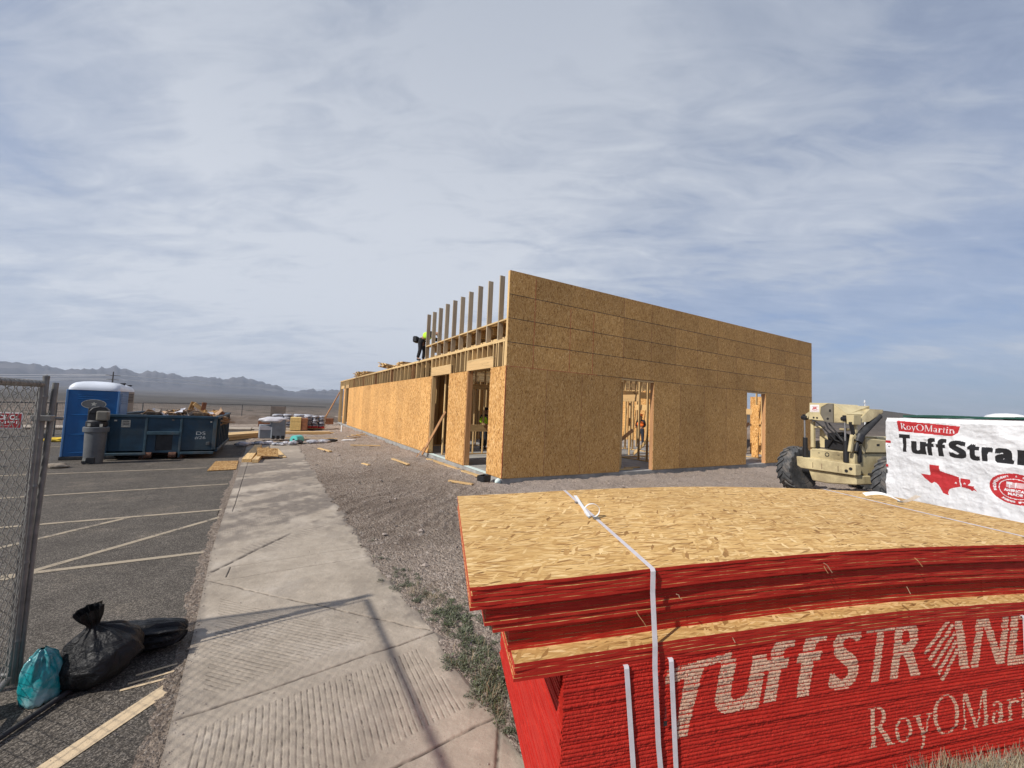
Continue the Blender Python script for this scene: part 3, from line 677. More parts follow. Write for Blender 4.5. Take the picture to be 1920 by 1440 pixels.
# braces standing outside the wall
def rake(p0, p1, label, w=.04, h=.10, m='lumberred'):
    mid = np.array(p0, float); o = MB().beam(np.array(p0)-mid, np.array(p1)-mid, w, h).build('brace_board', M[m], bevel=.002); o.location = tuple(mid); tag(o, label, 'brace'); return o
rake((4.98, 14.9, .10), (5.30, 13.55, 1.75), 'reddish raking board leaning in the second door opening from the corner')
rake((3.45, 35.4, .05), (4.98, 37.9, 2.75), 'long raking board propping the far end of the sunlit wall', .045, .12)
st = MB().beam((0, 0, 0), (.25, -.12, .38), .03, .03).build('wooden_stake', M['lumberred']); st.location = (4.72, 14.75, .03); tag(st, 'short thin stake nailed to the foot of the raking board by the second opening', 'stake')

# lumber on the roof
def pile(name, base, rz, boards, label, cat, group=None, m='lumbery'):
    """boards: list of (x,y,z,len,w,h,tilt)"""
    r = empty(name, base, rz); tag(r, label, cat, group)
    for (x, y, z, L, w, h, a) in boards:
        b = MB().box((0, 0, 0), (w, L, h)).build('board', M[m], r, bevel=.002); b.location = (x, y, z); b.rotation_euler = (0, 0, a)
    return r
def stackb(nx, nz, L, w, h, jit=.12, seed=0):
    rr_ = random.Random(seed); out = []
    for k in range(nz):
        for i in range(nx): out.append(((i-nx/2)*w*1.05, rr_.uniform(-jit, jit), h/2+k*(h+.002), L+rr_.uniform(-jit, 0), w, h, rr_.uniform(-.02, .02)))
    return out
pile('lumber_stack', (7.0, 20.6, 3.81), -1.42, stackb(7, 6, 3.2, .14, .042, .2, 1), 'stack of new boards lying across the roof edge, nearest the worker', 'lumber', 'boards stacked on the roof')
rl = pile('lumber_stack', (6.9, 24.9, 3.95), -1.25, stackb(6, 6, 3.0, .14, .042, .25, 2), 'tilted middle stack of pale boards on the roof, ends raised', 'lumber', 'boards stacked on the roof'); rl.rotation_euler = (R_(-4), R_(7), -1.15)
pile('lumber_stack', (7.5, 30.6, 3.81), -1.45, stackb(14, 8, 4.4, .14, .042, .3, 3), 'farthest stack of boards on the roof, at the end of the wall', 'lumber', 'boards stacked on the roof')

# things lying beside the wall
def board(name, c, L, w, h, rz, m, label, cat='board', rx=0., ry=0., group=None):
    o = MB().box((0, 0, 0), (L, w, h)).build(name, M[m], bevel=.002); o.location = c; o.rotation_euler = (rx, ry, rz); tag(o, label, cat, group); return o
def gnd(x, y): return float(yard_h(np.array([x]), np.array([y]))[0][0])
def between(a, b):
    a = np.array(a[:2]); b = np.array(b[:2]); d = b-a; return (a+b)/2, float(np.hypot(*d)), math.atan2(d[1], d[0])
def lay(a, b, w, h, m, label, dz=.0, z=None, group=None):
    c, L, t_ = between(G(*a, .05), G(*b, .05)); zz = gnd(c[0], c[1]) if z is None else z
    return board('board', (c[0], c[1], zz+h/2+dz), L, w, h, t_, m, label, group=group)
lay((802, 861), (905, 896), .14, .04, 'lumberx', 'long plank lying along the foot of the sunlit wall')
lay((842, 902), (886, 909), .09, .04, 'lumberx', 'short pinkish board lying near the black box at the corner')
lay((736, 862), (766, 873), .09, .035, 'lumberx', 'short pale board on the gravel between the walk and second opening')
lay((680, 869), (692, 872), .09, .035, 'lumberx', 'tiny board offcut on the gravel in front of the ruts')
lay((657, 836), (713, 837), .06, .04, 'lumberx', 'narrow board lying on gravel midway along the sunlit wall')
lay((598, 840), (620, 846), .12, .04, 'lumberx', 'pale board offcut on gravel right of the teal roll')
lay((520, 820), (650, 822), .05, .035, 'lumberx', 'long thin strip of wood on the gravel behind the teal roll')
bx = MB()
bx.b2((-.16, -.11, 0), (.16, -.10, .15)); bx.b2((-.16, .10, 0), (.16, .11, .15)); bx.b2((-.16, -.1, 0), (-.15, .1, .15)); bx.b2((.15, -.1, 0), (.16, .1, .15)); bx.b2((-.155, -.1, .0), (.155, .1, .04))
for i in range(5): bx.b2((-.15+i*.07, -.112, .02), (-.13+i*.07, -.10, .14))
o = bx.build('black_crate', M['blacksteel'], bevel=.004); o.location = (4.86, 9.48, gnd(4.86, 9.48)); o.rotation_euler = (0, 0, .5); tag(o, 'small black open box on the ground at the near corner of the building', 'box')
def blob(name, c, dims, seed, m, label, cat, amp=.25, fr=2.2, kind=None, sub=3, crease=.0, rz=0., flat=True, boxy=1.):
    bm = bmesh.new(); bmesh.ops.create_icosphere(bm, subdivisions=sub, radius=1.)
    for v in bm.verts:
        p = np.array(v.co); n_ = fbm(p[0]*fr+seed, p[1]*fr+p[2]*fr*.8, 4, seed % 50)+.5*fbm(p[2]*fr*2, p[0]*fr*2+seed, 3, (seed+5) % 50)
        p = np.sign(p)*np.abs(p)**boxy; q = p*(1+amp*float(n_)-crease*abs(float(fbm(p[0]*fr*3+seed, p[2]*fr*3+p[1]*3, 3, 7))))
        q[2] = max(q[2], -.75) if flat else q[2]; v.co = q*np.array(dims)
    me = bpy.data.meshes.new(name); bm.to_mesh(me); bm.free(); me.materials.append(M[m]); me.polygons.foreach_set('use_smooth', [True]*len(me.polygons))
    o = link(bpy.data.objects.new(name, me)); o.location = (c[0], c[1], c[2]+dims[2]*.72); o.rotation_euler = (0, 0, rz)
    if label: tag(o, label, cat, kind=kind)
    return o
blob('foam_lump', (5.08, 9.12, .02), (.08, .05, .085), 3, 'foam', 'pale mint foam lump against the foundation at the near corner', 'foam')

# ------------------------------------------------------------------ text and stencils
_tc = {}
def glyph_tris(s, bold=0., shear=0.):
    """triangles of a word in the built-in font, as an (n,3,2) array"""
    key = (s, bold, shear)
    if key in _tc: return _tc[key].copy()
    cu = bpy.data.curves.new('tmp_text', 'FONT'); cu.body = s; cu.size = 1.; cu.offset = bold; cu.shear = shear; cu.resolution_u = 6
    o = bpy.data.objects.new('tmp_text', cu); COL.objects.link(o); bpy.context.view_layer.update()
    me = bpy.data.meshes.new_from_object(o.evaluated_get(bpy.context.evaluated_depsgraph_get()))
    me.calc_loop_triangles(); co = np.array([v.co[:2] for v in me.vertices])
    T = np.array([co[list(t_.vertices)] for t_ in me.loop_triangles])
    bpy.data.objects.remove(o); bpy.data.curves.remove(cu); bpy.data.meshes.remove(me)
    _tc[key] = T; return T.copy()
def fit(T, x0, x1, y0, y1):
    mn = T.reshape(-1, 2).min(0); mx = T.reshape(-1, 2).max(0)
    return (T-mn)/(mx-mn)*np.array([x1-x0, y1-y0])+np.array([x0, y0])
def skew(T, k, y0): T = T.copy(); T[..., 0] += k*(T[..., 1]-y0); return T
def quad(p): p = np.array(p, float); return np.array([[p[0], p[1], p[2]], [p[0], p[2], p[3]]])
def polytri(poly): # fan about ear clipping via mathutils
    from mathutils.geometry import tessellate_polygon
    t_ = tessellate_polygon([[Vector((x, y, 0)) for x, y in poly]]); P = np.array(poly, float); return np.array([P[list(i)] for i in t_])
def ringt(cx, cy, rx, ry, tx, ty, a0=0, a1=360, n=40):
    out = []; A_ = np.radians(np.linspace(a0, a1, n+1))
    for i in range(n):
        p = [(cx+rx*math.cos(A_[i]), cy+ry*math.sin(A_[i])), (cx+rx*math.cos(A_[i+1]), cy+ry*math.sin(A_[i+1])), (cx+(rx-tx)*math.cos(A_[i+1]), cy+(ry-ty)*math.sin(A_[i+1])), (cx+(rx-tx)*math.cos(A_[i]), cy+(ry-ty)*math.sin(A_[i]))]
        out.append(quad(p))
    return np.concatenate(out)
def rct(x0, x1, y0, y1): return quad([(x0, y0), (x1, y0), (x1, y1), (x0, y1)])
def roman(word='RoyOMartin'):
    """high contrast roman capitals and small letters"""
    w = .13; xh = .62; G_ = {}
    def stem(x, h, ww=w, ser=True): 
        a = [rct(x, x+ww, 0, h)]
        if ser: a += [rct(x-.06, x+ww+.06, 0, .035)]
        return a
    G_['R'] = (stem(.08, 1.)+[rct(.0, .3, .965, 1.), ringt(.28, .75, .30, .25, .125, .04, -90, 90, 20), rct(.2, .3, .5, .54), rct(.2, .3, .96, 1.), quad([(.27, .52), (.42, .52), (.80, .0), (.62, .0)]), rct(.58, .84, 0, .035)], .80)
    G_['o'] = ([ringt(.28, .31, .28, .32, .11, .035)], .60)
    G_['y'] = ([quad([(.02, xh), (.17, xh), (.36, .05), (.27, .0)]), quad([(.50, xh), (.56, xh), (.25, -.27), (.17, -.27)]), rct(-.03, .23, xh-.03, xh), rct(.42, .62, xh-.03, xh)], .60)
    G_['O'] = ([ringt(.46, .5, .46, .53, .13, .04)], .96)
    G_['M'] = (stem(.07, 1., .05)+[quad([(.05, 1.), (.22, 1.), (.56, .0), (.48, .0)]), quad([(.50, .0), (.56, .0), (.88, 1.), (.82, 1.)])]+stem(.82, 1., .13)+[rct(0, .2, .965, 1.), rct(.85, 1.03, .965, 1.)], 1.06)
    G_['a'] = ([ringt(.19, .17, .19, .185, .10, .035), rct(.32, .43, .0, .45), ringt(.22, .42, .21, .20, .11, .05, 0, 150, 16), rct(.40, .52, 0, .035)], .54)
    G_['r'] = (stem(.07, xh, .11)+[rct(0, .15, xh-.03, xh), ringt(.32, .40, .20, .22, .09, .09, 35, 140, 12)], .45)
    G_['t'] = (stem(.10, .82, .11, False)+[rct(0, .36, xh-.03, xh), ringt(.30, .12, .20, .12, .10, .05, 180, 320, 14)], .40)
    G_['i'] = (stem(.07, xh, .11)+[rct(0, .15, xh-.03, xh), ringt(.125, .86, .07, .07, .07, .07)], .29)
    G_['n'] = (stem(.07, xh, .11)+[rct(0, .15, xh-.03, xh), ringt(.33, .38, .20, .24, .11, .06, 0, 150, 16)]+stem(.42, .40, .11), .62)
    x = 0.; out = []
    for ch in word:
        ps, adv = G_[ch]
        for p in ps: q = p.copy(); q[..., 0] += x; out.append(q)
        x += adv+.06
    return np.concatenate(out)
def rasterb(img, tris, x0, y0, dx, dy, val, bx, by):
    for ax in ((-1, 0, 1) if bx else (0,)):
        for ay in ((-1, 0, 1) if by else (0,)): raster(img, tris+np.array([ax*bx, ay*by]), x0, y0, dx, dy, val)
def raster(img, tris, x0, y0, dx, dy, val):
    """paint triangles in the index image img[iy,ix]; cell centres at x0+(ix+.5)dx"""
    H_, W_ = img.shape
    for t_ in tris:
        a, b, c = t_; lo = t_.min(0); hi = t_.max(0)
        i0 = max(0, int((lo[0]-x0)/dx)); i1 = min(W_-1, int((hi[0]-x0)/dx)+1); j0 = max(0, int((lo[1]-y0)/dy)); j1 = min(H_-1, int((hi[1]-y0)/dy)+1)
        if i1 < i0 or j1 < j0: continue
        xx, yy = np.meshgrid(x0+(np.arange(i0, i1+1)+.5)*dx, y0+(np.arange(j0, j1+1)+.5)*dy)
        d = (b[1]-c[1])*(a[0]-c[0])+(c[0]-b[0])*(a[1]-c[1])
        if abs(d) < 1e-14: continue
        l1 = ((b[1]-c[1])*(xx-c[0])+(c[0]-b[0])*(yy-c[1]))/d; l2 = ((c[1]-a[1])*(xx-c[0])+(a[0]-c[0])*(yy-c[1]))/d
        k = (l1 >= -1e-6) & (l2 >= -1e-6) & (l1+l2 <= 1+1e-6); img[j0:j1+1, i0:i1+1][k] = val

# ------------------------------------------------------------------ near stack of strand board sheets
KS = 1.31
zk = lambda z: EYE-KS*(EYE-z)
SO = np.array([.521, 1.074])*KS; SEX = np.array([.956, -.294]); SEY = np.array([.363, .932]); SAZ = math.atan2(SEX[1], SEX[0])
_c, _s = math.cos(-SAZ), math.sin(-SAZ); EYL = np.array([_c*SEY[0]-_s*SEY[1], _s*SEY[0]+_c*SEY[1]])   # depth direction in the stack's own frame
SL, SD = 3.08*KS, 1.193*KS
bs = np.array([-.2, 0, .29, .58, .9, 1.22, 1.68, 2.34, 3.1])*KS; bz = np.array([-.035, -.024, -.016, -.001, .012, .020, .024, .010, -.022])*KS
def bow(s, z): return np.interp(s, bs, bz)*np.clip((z-.35)/.75, 0, 1)
def smooth_interp(s, z):
    return (bow(s-.12, z)+bow(s, z)+bow(s+.12, z)+bow(s-.24, z)+bow(s+.24, z))/5
def sl(s, d, z): return np.stack([s+EYL[0]*d, EYL[1]*d+0*s, z+0*s], -1)
TH = .011*KS
def sheet_mesh(name, s0, s1, d0, d1, z0, z1, parent, ns=60, seed=0, mats=None):
    """one bowed sheet; faces: 0 top, 1 painted edges"""
    mb = MB(); S = np.linspace(s0, s1, ns); e = fbm(S*9, S*0+seed, 4, seed % 90)*.004
    rg = fbm(S*60, S*0+seed, 3, (seed*3) % 90)*.0022
    zb = z0+smooth_interp(S, z0)+.0007*np.sin(S*2+seed); zt = zb+(z1-z0)
    fr = d0+e+rg; bk = d1+e*.5
    rows_ = [sl(S, fr, zt), sl(S, fr, zb), sl(S, bk, zb), sl(S, bk, zt)]
    P = np.stack(rows_, 1).reshape(-1, 3); F = []; mi = []
    for i in range(ns-1):
        a = i*4; b = a+4
        F += [(a, b, b+3, a+3), (a+1, b+1, b, a), (a+2, b+2, b+1, a+1), (a+3, b+3, b+2, a+2)]; mi += [0, 1, 0, 1]
    F += [(0, 1, 2, 3)[::-1], (len(P)-4, len(P)-3, len(P)-2, len(P)-1)]; mi += [2, 2]
    me = bpy.data.meshes.new(name); me.from_pydata([tuple(p) for p in P], [], F)
    for m_ in (mats or [M['osb_flat'], M['red'], M['red2']]): me.materials.append(m_)
    me.polygons.foreach_set('material_index', mi); bm = bmesh.new(); bm.from_mesh(me); bmesh.ops.recalc_face_normals(bm, faces=bm.faces); bm.to_mesh(me); bm.free()
    return link(bpy.data.objects.new(name, me), parent)
SLOC = (SO[0], SO[1], 0.)
def loose(s0, d0, ztop, n, seed, lab, grp, s1=None, jit=.004):
    z = zk(ztop); out = []
    for k in range(n):
        rj = random.Random(seed*31+k); ds = rj.uniform(-jit, jit); dd = rj.uniform(-jit*.5, jit*.5)
        o = sheet_mesh('strand_board_sheet', s0*KS+ds, (SL if s1 is None else s1*KS)+ds, d0*KS+dd, SD+dd, z-TH*.92, z-.0006, None, seed=seed*10+k)
        o.location = SLOC; o.rotation_euler = (0, 0, SAZ); tag(o, lab, 'wood panel', grp); z -= TH; out.append(o)
    return z
g1 = 'loose red-edged strand board sheets lying on the strapped pack'
top = sheet_mesh('strand_board_sheet', 0., SL, 0., SD, zk(1.46)-TH*.92, zk(1.46), None, seed=1, ns=90); top.location = SLOC; top.rotation_euler = (0, 0, SAZ)
tag(top, 'topmost golden strand board sheet with its whole face showing, strapped, nearest the camera', 'wood panel', g1)
loose(.006, .004, 1.4475, 5, 2, 'thin red-edged sheet in the flush group just under the top sheet', g1)
loose(.052, .022, 1.390, 5, 3, 'red-edged sheet in the set-back shaded group below the flush top group', g1)
loose(.074, .027, 1.333, 2, 4, 'red-edged sheet of the pair that juts out left below the shaded group', g1)
loose(.130, .052, 1.309, 7, 5, 'red-edged sheet in the recessed group just above the exposed golden strip', g1)
loose(.140, -.012, 1.2365, 5, 6, 'red-edged sheet in the lowest loose group, top one showing a golden strip', g1)

# strapped lower pack: every sheet edge is cut from one mesh and carries the stencilled words
pack = empty('strand_board_pack', SLOC, SAZ); tag(pack, 'large strapped pack of red-edged strand board with pale stencilled lettering, nearest the camera', 'pack of panels')
zt0 = zk(1.1815); zb0 = .07; NS = int((zt0-zb0)/TH); sF, sFe, dF = .292*KS, SL-.02, -.012*KS
SUB = 3; NX = 1000; dxs = (sFe-sF)/NX; dzs = TH/SUB
img = np.zeros((NS*SUB, NX), int); zlow = zt0-NS*TH
def stext(ch, s0, s1, z0, z1, k=0., bold=0.03):
    b_ = bold*.22; T = fit(glyph_tris(ch, 0.), s0+b_, s1-b_, z0+b_*.5, z1-b_*.5); T = np.concatenate([T+np.array([ax*b_, ay*b_*.5]) for ax in (-1, -.4, .4, 1) for ay in (-1, 1)]); return skew(T, k, z0)
def toK(T): T = T.copy(); T[..., 0] *= KS; T[..., 1] = EYE-KS*(EYE-T[..., 1]); return T
words = []
words.append(np.concatenate([quad([(.632, 1.118), (.868, 1.150), (.885, 1.172), (.640, 1.146)]), quad([(.668, .936), (.712, .940), (.775, 1.150), (.708, 1.14)])]))
words.append(np.concatenate([quad([(.632, 1.105), (.74, 1.115), (.74, 1.14), (.632, 1.13)]), quad([(.845, 1.118), (.862, 1.118), (.885, 1.172), (.84, 1.165)])]))
words += [stext('u', .805, .985, .986, 1.148, .22, .045), stext('f', .985, 1.10, .998, 1.195, .22, .05), stext('f', 1.12, 1.24, 1.0, 1.205, .22, .05)]
words += [stext('S', 1.275, 1.405, 1.000, 1.198, .22, .035), stext('T', 1.425, 1.56, 1.006, 1.200, .22, .03), stext('R', 1.565, 1.715, 1.007, 1.198, .22, .03)]
A0 = []
for i in range(5):  # striped left leg of the A
    x = 1.735+i*.022; A0.append(quad([(x, 1.085-i*.026), (x+.013, 1.075-i*.026), (1.90+i*.005, 1.195-i*.03), (1.89+i*.005, 1.205-i*.03)]))
A0.append(quad([(1.905, 1.205), (1.945, 1.205), (1.975, 1.006), (1.925, 1.006)])); words.append(np.concatenate(A0))
words += [np.concatenate([quad([(1.985, 1.006), (2.025, 1.006), (2.075, 1.20), (2.035, 1.20)]), quad([(2.045, 1.20), (2.09, 1.20), (2.17, 1.004), (2.13, 1.004)]), quad([(2.135, 1.004), (2.172, 1.004), (2.22, 1.197), (2.182, 1.197)])])]
words += [stext('D', 2.19, 2.40, 1.0, 1.197, .22, .03)]
RM = fit(roman(), 1.462, 2.46, .752, .925); words.append(RM)
for w_ in words:
    T = toK(w_); raster(img, T, sF, zlow, dxs, dzs, 1)
rs = rng.random(img.shape)
img[(rs < .05)] = 0
Sg = np.linspace(sF, sFe, NX+1)
P_, F_, MI_ = [], [], []; base = 0
jitd = rng.normal(0, .0011, NS); jits = rng.normal(0, .003, NS)
for k in [12, 13, 22, 38, 39, 55]:
    if k < NS: jitd[k] -= .004
for k in range(NS):  # from the bottom up
    z0 = zlow+k*TH; e = dF+jitd[k]+fbm(Sg*8, Sg*0+k*1.7, 3, k % 60)*.0026+fbm(Sg*70, Sg*0+k*2.3, 3, k % 50)*.0016
    if k > NS-6: e = e+.002
    zz = np.array([z0+.0004, z0+TH*.34, z0+TH*.67, z0+TH-.0009]); dd = np.array([.0022, 0, 0, .0016])
    rws = [sl(Sg+jits[k]*(1-(Sg-sF)/.3).clip(0, 1), np.full(NX+1, .04), zz[0]+smooth_interp(Sg, zz[0]))]
    for q in range(4): rws.append(sl(Sg+jits[k]*(1-(Sg-sF)/.3).clip(0, 1), e+dd[q]+rng.normal(0, .0005, NX+1), zz[q]+smooth_interp(Sg, zz[q])))
    rws.append(sl(Sg+jits[k]*(1-(Sg-sF)/.3).clip(0, 1), np.full(NX+1, .04), zz[3]+smooth_interp(Sg, zz[3])))
    P = np.stack(rws, 0).reshape(-1, 3); F = gridF(6, NX+1)+base; P_.append(P); F_.append(F)
    mi = np.zeros((5, NX), int); mi[1:4] = img[k*SUB:(k+1)*SUB]
    MI_.append(mi.ravel()); base += len(P)
fr = npmesh('sheet_edges', np.concatenate(P_), np.concatenate(F_), [M['red'], M['stencil']], pack, np.concatenate(MI_), smooth=False)
# ends, back, top and bottom of the pack
D_ = np.linspace(dF+.012, SD, 40); P_, F_ = [], []; base = 0
for k in range(NS):
    z0 = zlow+k*TH; js = jits[k]
    if k > NS-10: js += .012
    if NS-16 < k <= NS-10: js += .004*(k-NS+16)*.5
    e = sF+js+fbm(D_*8, D_*0+k, 3, k % 40)*.002; rws = [sl(e+.03, D_, z0+.0004+bow(sF, z0)), sl(e, D_, z0+.0008+bow(sF, z0)), sl(e, D_, z0+TH-.0012+bow(sF, z0)), sl(e+.03, D_, z0+TH-.0008+bow(sF, z0))]
    P_.append(np.stack(rws, 0).reshape(-1, 3)); F_.append(gridF(4, 40)+base); base += 160
npmesh('sheet_ends', np.concatenate(P_), np.concatenate(F_), M['red2'], pack, smooth=False)
cb = MB(); S4 = np.linspace(sF+.03, sFe, 30)
for z_, nm in ((zlow, 'b'), (zt0-.0006, 't')):
    Pq = np.stack([sl(S4, dF+.035, z_+smooth_interp(S4, z_)), sl(S4, SD, z_+smooth_interp(S4, z_))], 0); cb.grid(Pq)
Pq = np.stack([sl(S4, SD, zlow+0*S4), sl(S4, SD, zt0+smooth_interp(S4, zt0))], 0); cb.grid(Pq)
Pq = np.stack([sl(np.full(2, sFe), np.array([dF+.02, SD]), zlow), sl(np.full(2, sFe), np.array([dF+.02, SD]), zt0+float(bow(np.array([sFe]), zt0)[0]))], 0); cb.grid(Pq)
cb.build('pack_core', M['red'], pack)
for s_ in (.9, 2.0, 3.3):
    r_ = MB(); r_.b2((s_-.045, .06, -.02), (s_+.045, SD, .069)); r_.build('bearer', M['lumbery'], pack, bevel=.003)

def strapband(pts, w, side, t_=.0016):
    """flat band through pts, width along side vector"""
    side = np.array(side)/np.linalg.norm(side)*w/2; mb = MB(); P = [np.array(p) for p in pts]; n = len(P)
    nr = []
    for i in range(n):
        d = P[min(i+1, n-1)]-P[max(i-1, 0)]; q = np.cross(d, side); nr.append(q/np.linalg.norm(q)*t_)
    vs = []
    for i in range(n): vs += [P[i]-side, P[i]+side, P[i]+side+nr[i], P[i]-side+nr[i]]
    fs = [(0, 1, 2, 3)]
    for i in range(n-1):
        a, b = i*4, i*4+4; fs += [(a, b, b+1, a+1), (a+1, b+1, b+2, a+2), (a+2, b+2, b+3, a+3), (a+3, b+3, b, a)]
    fs.append(tuple((n-1)*4+k for k in (3, 2, 1, 0))); return mb.add(vs, fs)
def lp(s, d, z): return sl(np.array([s]), np.array([d]), np.array([z]))[0]
zT = lambda s, z: zk(z)+float(smooth_interp(np.array([s]), zk(z))[0])
# short straps on the pack face
for (s0, s1, zt_, w) in ((.493, .529, 1.1815, .021), (.648, .673, 1.1815, .021), (2.287, 2.288, 1.1815, .022)):
    a, b = s0*KS, (s0+(s1-s0)*1.9)*KS
    pts = [lp(a, .10, zT(a, zt_)+.0015), lp(a, dF-.006, zT(a, zt_)+.0015), lp(a, dF-.009, zT(a, zt_)-.006)]+[lp(a+(b-a)*k, dF-.009, zT(a, zt_)-.006-(zT(a, zt_)-zb0)*k) for k in (.25, .5, .75, 1)]
    strapband(pts, w, (1, 0, 0)).build('strap', M['strap'], pack)
# two long straps over the whole pile
def long_strap(sf, sb, sbot, w, label, knot):
    r = empty('plastic_strap', SLOC, SAZ); tag(r, label, 'strap', 'straps over the near stack'); pts = []
    for k in np.linspace(0, 1, 12):
        s_ = sb+(sf-sb)*k; d_ = SD*(1-k)+(-.006)*k; pts.append(lp(s_, d_, zT(s_, 1.46)+.003))
    pts.append(lp(sf, -.012, zT(sf, 1.46)-.006)); pts.append(lp(sf, -.012, zT(sf, 1.39)))
    pts.append(lp(sf+.003, -.020*KS-.008, zT(sf, 1.235)+.0)); pts.append(lp(sf+.004, -.020*KS-.008, zT(sf, 1.175)))
    pts.append(lp(sf+.008, dF-.02, zT(sf, 1.12)))
    for k in (.3, .6, 1.): pts.append(lp(sf+(sbot-sf)*k, dF-.012, zT(sf, 1.12)-(zT(sf, 1.12)-.07)*k))
    strapband(pts, w, (1, 0, 0)).build('band', M['strap'], r)
    return r
s1_ = long_strap(.583*KS, .655*KS, .66*KS, .022, 'left long white strap tied with a loop over the near stack', 1)
s2_ = long_strap(2.55*KS, 2.67*KS, 2.55*KS, .020, 'right long white strap with two loose curled ends over the near stack', 2)
def wl_(u, v, z):  # measured spot on the stack top -> stack frame
    p = G(u, v, z)[:2]-SO; d = np.array([p[0]*_c-p[1]*_s, p[0]*_s+p[1]*_c]); return d
ztp = zT(.62*KS, 1.46)
def curl(pts, w, side, parent): return strapband(pts, w, side).build('loose_end', M['white'], parent)
_cr = np.array([CR[0][0]*_c-CR[1][0]*_s, CR[0][0]*_s+CR[1][0]*_c, 0.]); _cv = np.array([-_cr[1], _cr[0], 0.])
p0 = wl_(1116, 972, ztp); c0 = np.array([p0[0], p0[1], ztp+.046])-_cr*.022; ca = [c0+_cr*.050*math.cos(a)+np.array([0, 0, 1.])*.042*math.sin(a)+_cv*.012*math.cos(a) for a in np.linspace(-1.35, 4.4, 26)]
curl(ca, .020, _cv, s1_)
p0 = wl_(1098, 962, ztp); p1 = wl_(1078, 940, ztp); curl([np.array([*(p0*(1-k)+p1*k), ztp+.012+.03*k]) for k in np.linspace(-.3, 1, 6)], .022, _cr, s1_)
b_ = MB().box((*wl_(1118, 974, ztp), ztp+.008), (.035, .03, .009)); b_.build('buckle', M['steel'], s1_, bevel=.001)
b_ = MB().box((*wl_(1082, 944, ztp), ztp+.007), (.03, .03, .007)); b_.build('buckle', M['steel'], s1_, bevel=.001)
z2 = zT(2.5*KS, 1.46)
q0 = wl_(1690, 943, z2); q1 = wl_(1620, 932, z2); curl([np.array([*(q0*(1-k)+q1*k), z2+.012+.035*math.sin(k*PI)+.012*k]) for k in np.linspace(0, 1, 10)], .040, _cv+np.array([0, 0, .5]), s2_)
q1 = wl_(1722, 931, z2+.09); curl([np.array([*(q0*(1-k)+q1*k), z2+.008+.09*k**1.3]) for k in np.linspace(0, 1, 8)], .045, _cv, s2_)
MB().box((*q0, z2+.010), (.05, .03, .01)).build('buckle', M['steel'], s2_, bevel=.001)
# splinters on the red edges
for i, (u, v, L) in enumerate([(1545, 1056, .05), (1715, 1046, .045), (1268, 1114, .03), (1193, 1146, .06), (1700, 1100, .03), (1480, 1140, .03), (1365, 1188, .04), (1545, 1062, .03)]):
    w_ = CR@_ray(u, v); n_ = np.array([-SEX[1], SEX[0]]); off = SO+SEY*(-.012); t_ = (n_@off)/(n_@w_[:2]); p = CO+t_*w_
    mb = MB(); rr2 = random.Random(i)
    p_ = np.zeros(3)
    for j in range(3):
        d = np.array([rr2.uniform(.1, .7), -.25, rr2.uniform(-.9, -.2)]); d /= np.linalg.norm(d); mb.beam(p_, p_+d*L*.4, .004-.001*j, .0025); p_ = p_+d*L*.4
    o = mb.build('wood_splinter', M['lumberred' if i % 2 else 'card']); o.location = tuple(p); tag(o, 'tiny torn wood splinter sticking out of the red sheet edges', 'splinter', 'splinters on the red sheet edges')

# maker's tape mark on the long strap
tp = MB(); a = lp(.628*KS, dF-.0155, 0)
for k_, (z_, h_) in enumerate(((.925, .010), (.905, .026))): pass
T = fit(glyph_tris('Builders', .02), 0, .045, 0, .011)
me = MB()
zc = zk(1.012)
for t_ in T: me.add([(a[0]-.006+.0+(.011-y)*1., a[1], zc+x) for x, y in t_], [(0, 1, 2)])
me.add([(a[0]-.008, a[1], zc-.028), (a[0]+.008, a[1], zc-.028), (a[0]+.008, a[1], zc-.008), (a[0]-.008, a[1], zc-.008)], [(0, 1, 2, 3)])
me.build('strap_print', M['wrapblk'], s1_)

# ------------------------------------------------------------------ white-wrapped pack with printed cover
WQ = np.array([7.38, 2.19]); WE = np.array([-.545, -.84]); WE = WE/np.linalg.norm(WE); WN = np.array([WE[1], -WE[0]])   # WN faces the walk
WL, WW, ZT = 3.3, 1.22, 2.045
wp = empty('wrapped_pack', (WQ[0], WQ[1], 0), math.atan2(WE[1], WE[0])); tag(wp, 'tall white-wrapped pack printed with black TuffStrand lettering, red map and round red seal', 'wrapped pack')
# local frame: x along the printed face, y to its back, z up; printed face at y=0
nx, nz = 720, 420; dx = WL/nx; zlo = .12; dz = (ZT-zlo)/nz
im = np.zeros((nz, nx), int)
def wr_(T, v): raster(im, T, 0., zlo, dx, dz, v)
wr_(polytri([(.195, 2.008), (.60, 1.985), (.985, 1.962), (.955, 1.885), (.895, 1.842), (.205, 1.868)]), 1)
T = fit(roman(), .25, .925, 1.865, 1.965); T[..., 1] -= (T[..., 0]-.25)*.035-.012; wr_(T, 0)
def bt(ch, x0, x1, z0, z1, b=.017):
    rasterb(im, fit(glyph_tris(ch, 0.), x0+b, x1-b, z0+b*.6, z1-b*.6), 0., zlo, dx, dz, 2, b, b*.6)
bt('T', .215, .375, 1.60, 1.828); bt('u', .395, .585, 1.592, 1.752); bt('f', .585, .70, 1.59, 1.806); bt('f', .712, .835, 1.594, 1.806); bt('S', .862, 1.045, 1.594, 1.796); bt('t', 1.053, 1.18, 1.592, 1.776)
bt('r', 1.195, 1.30, 1.594, 1.75); bt('a', 1.315, 1.482, 1.594, 1.752); bt('n', 1.51, 1.68, 1.594, 1.752); bt('d', 1.70, 1.88, 1.594, 1.81)
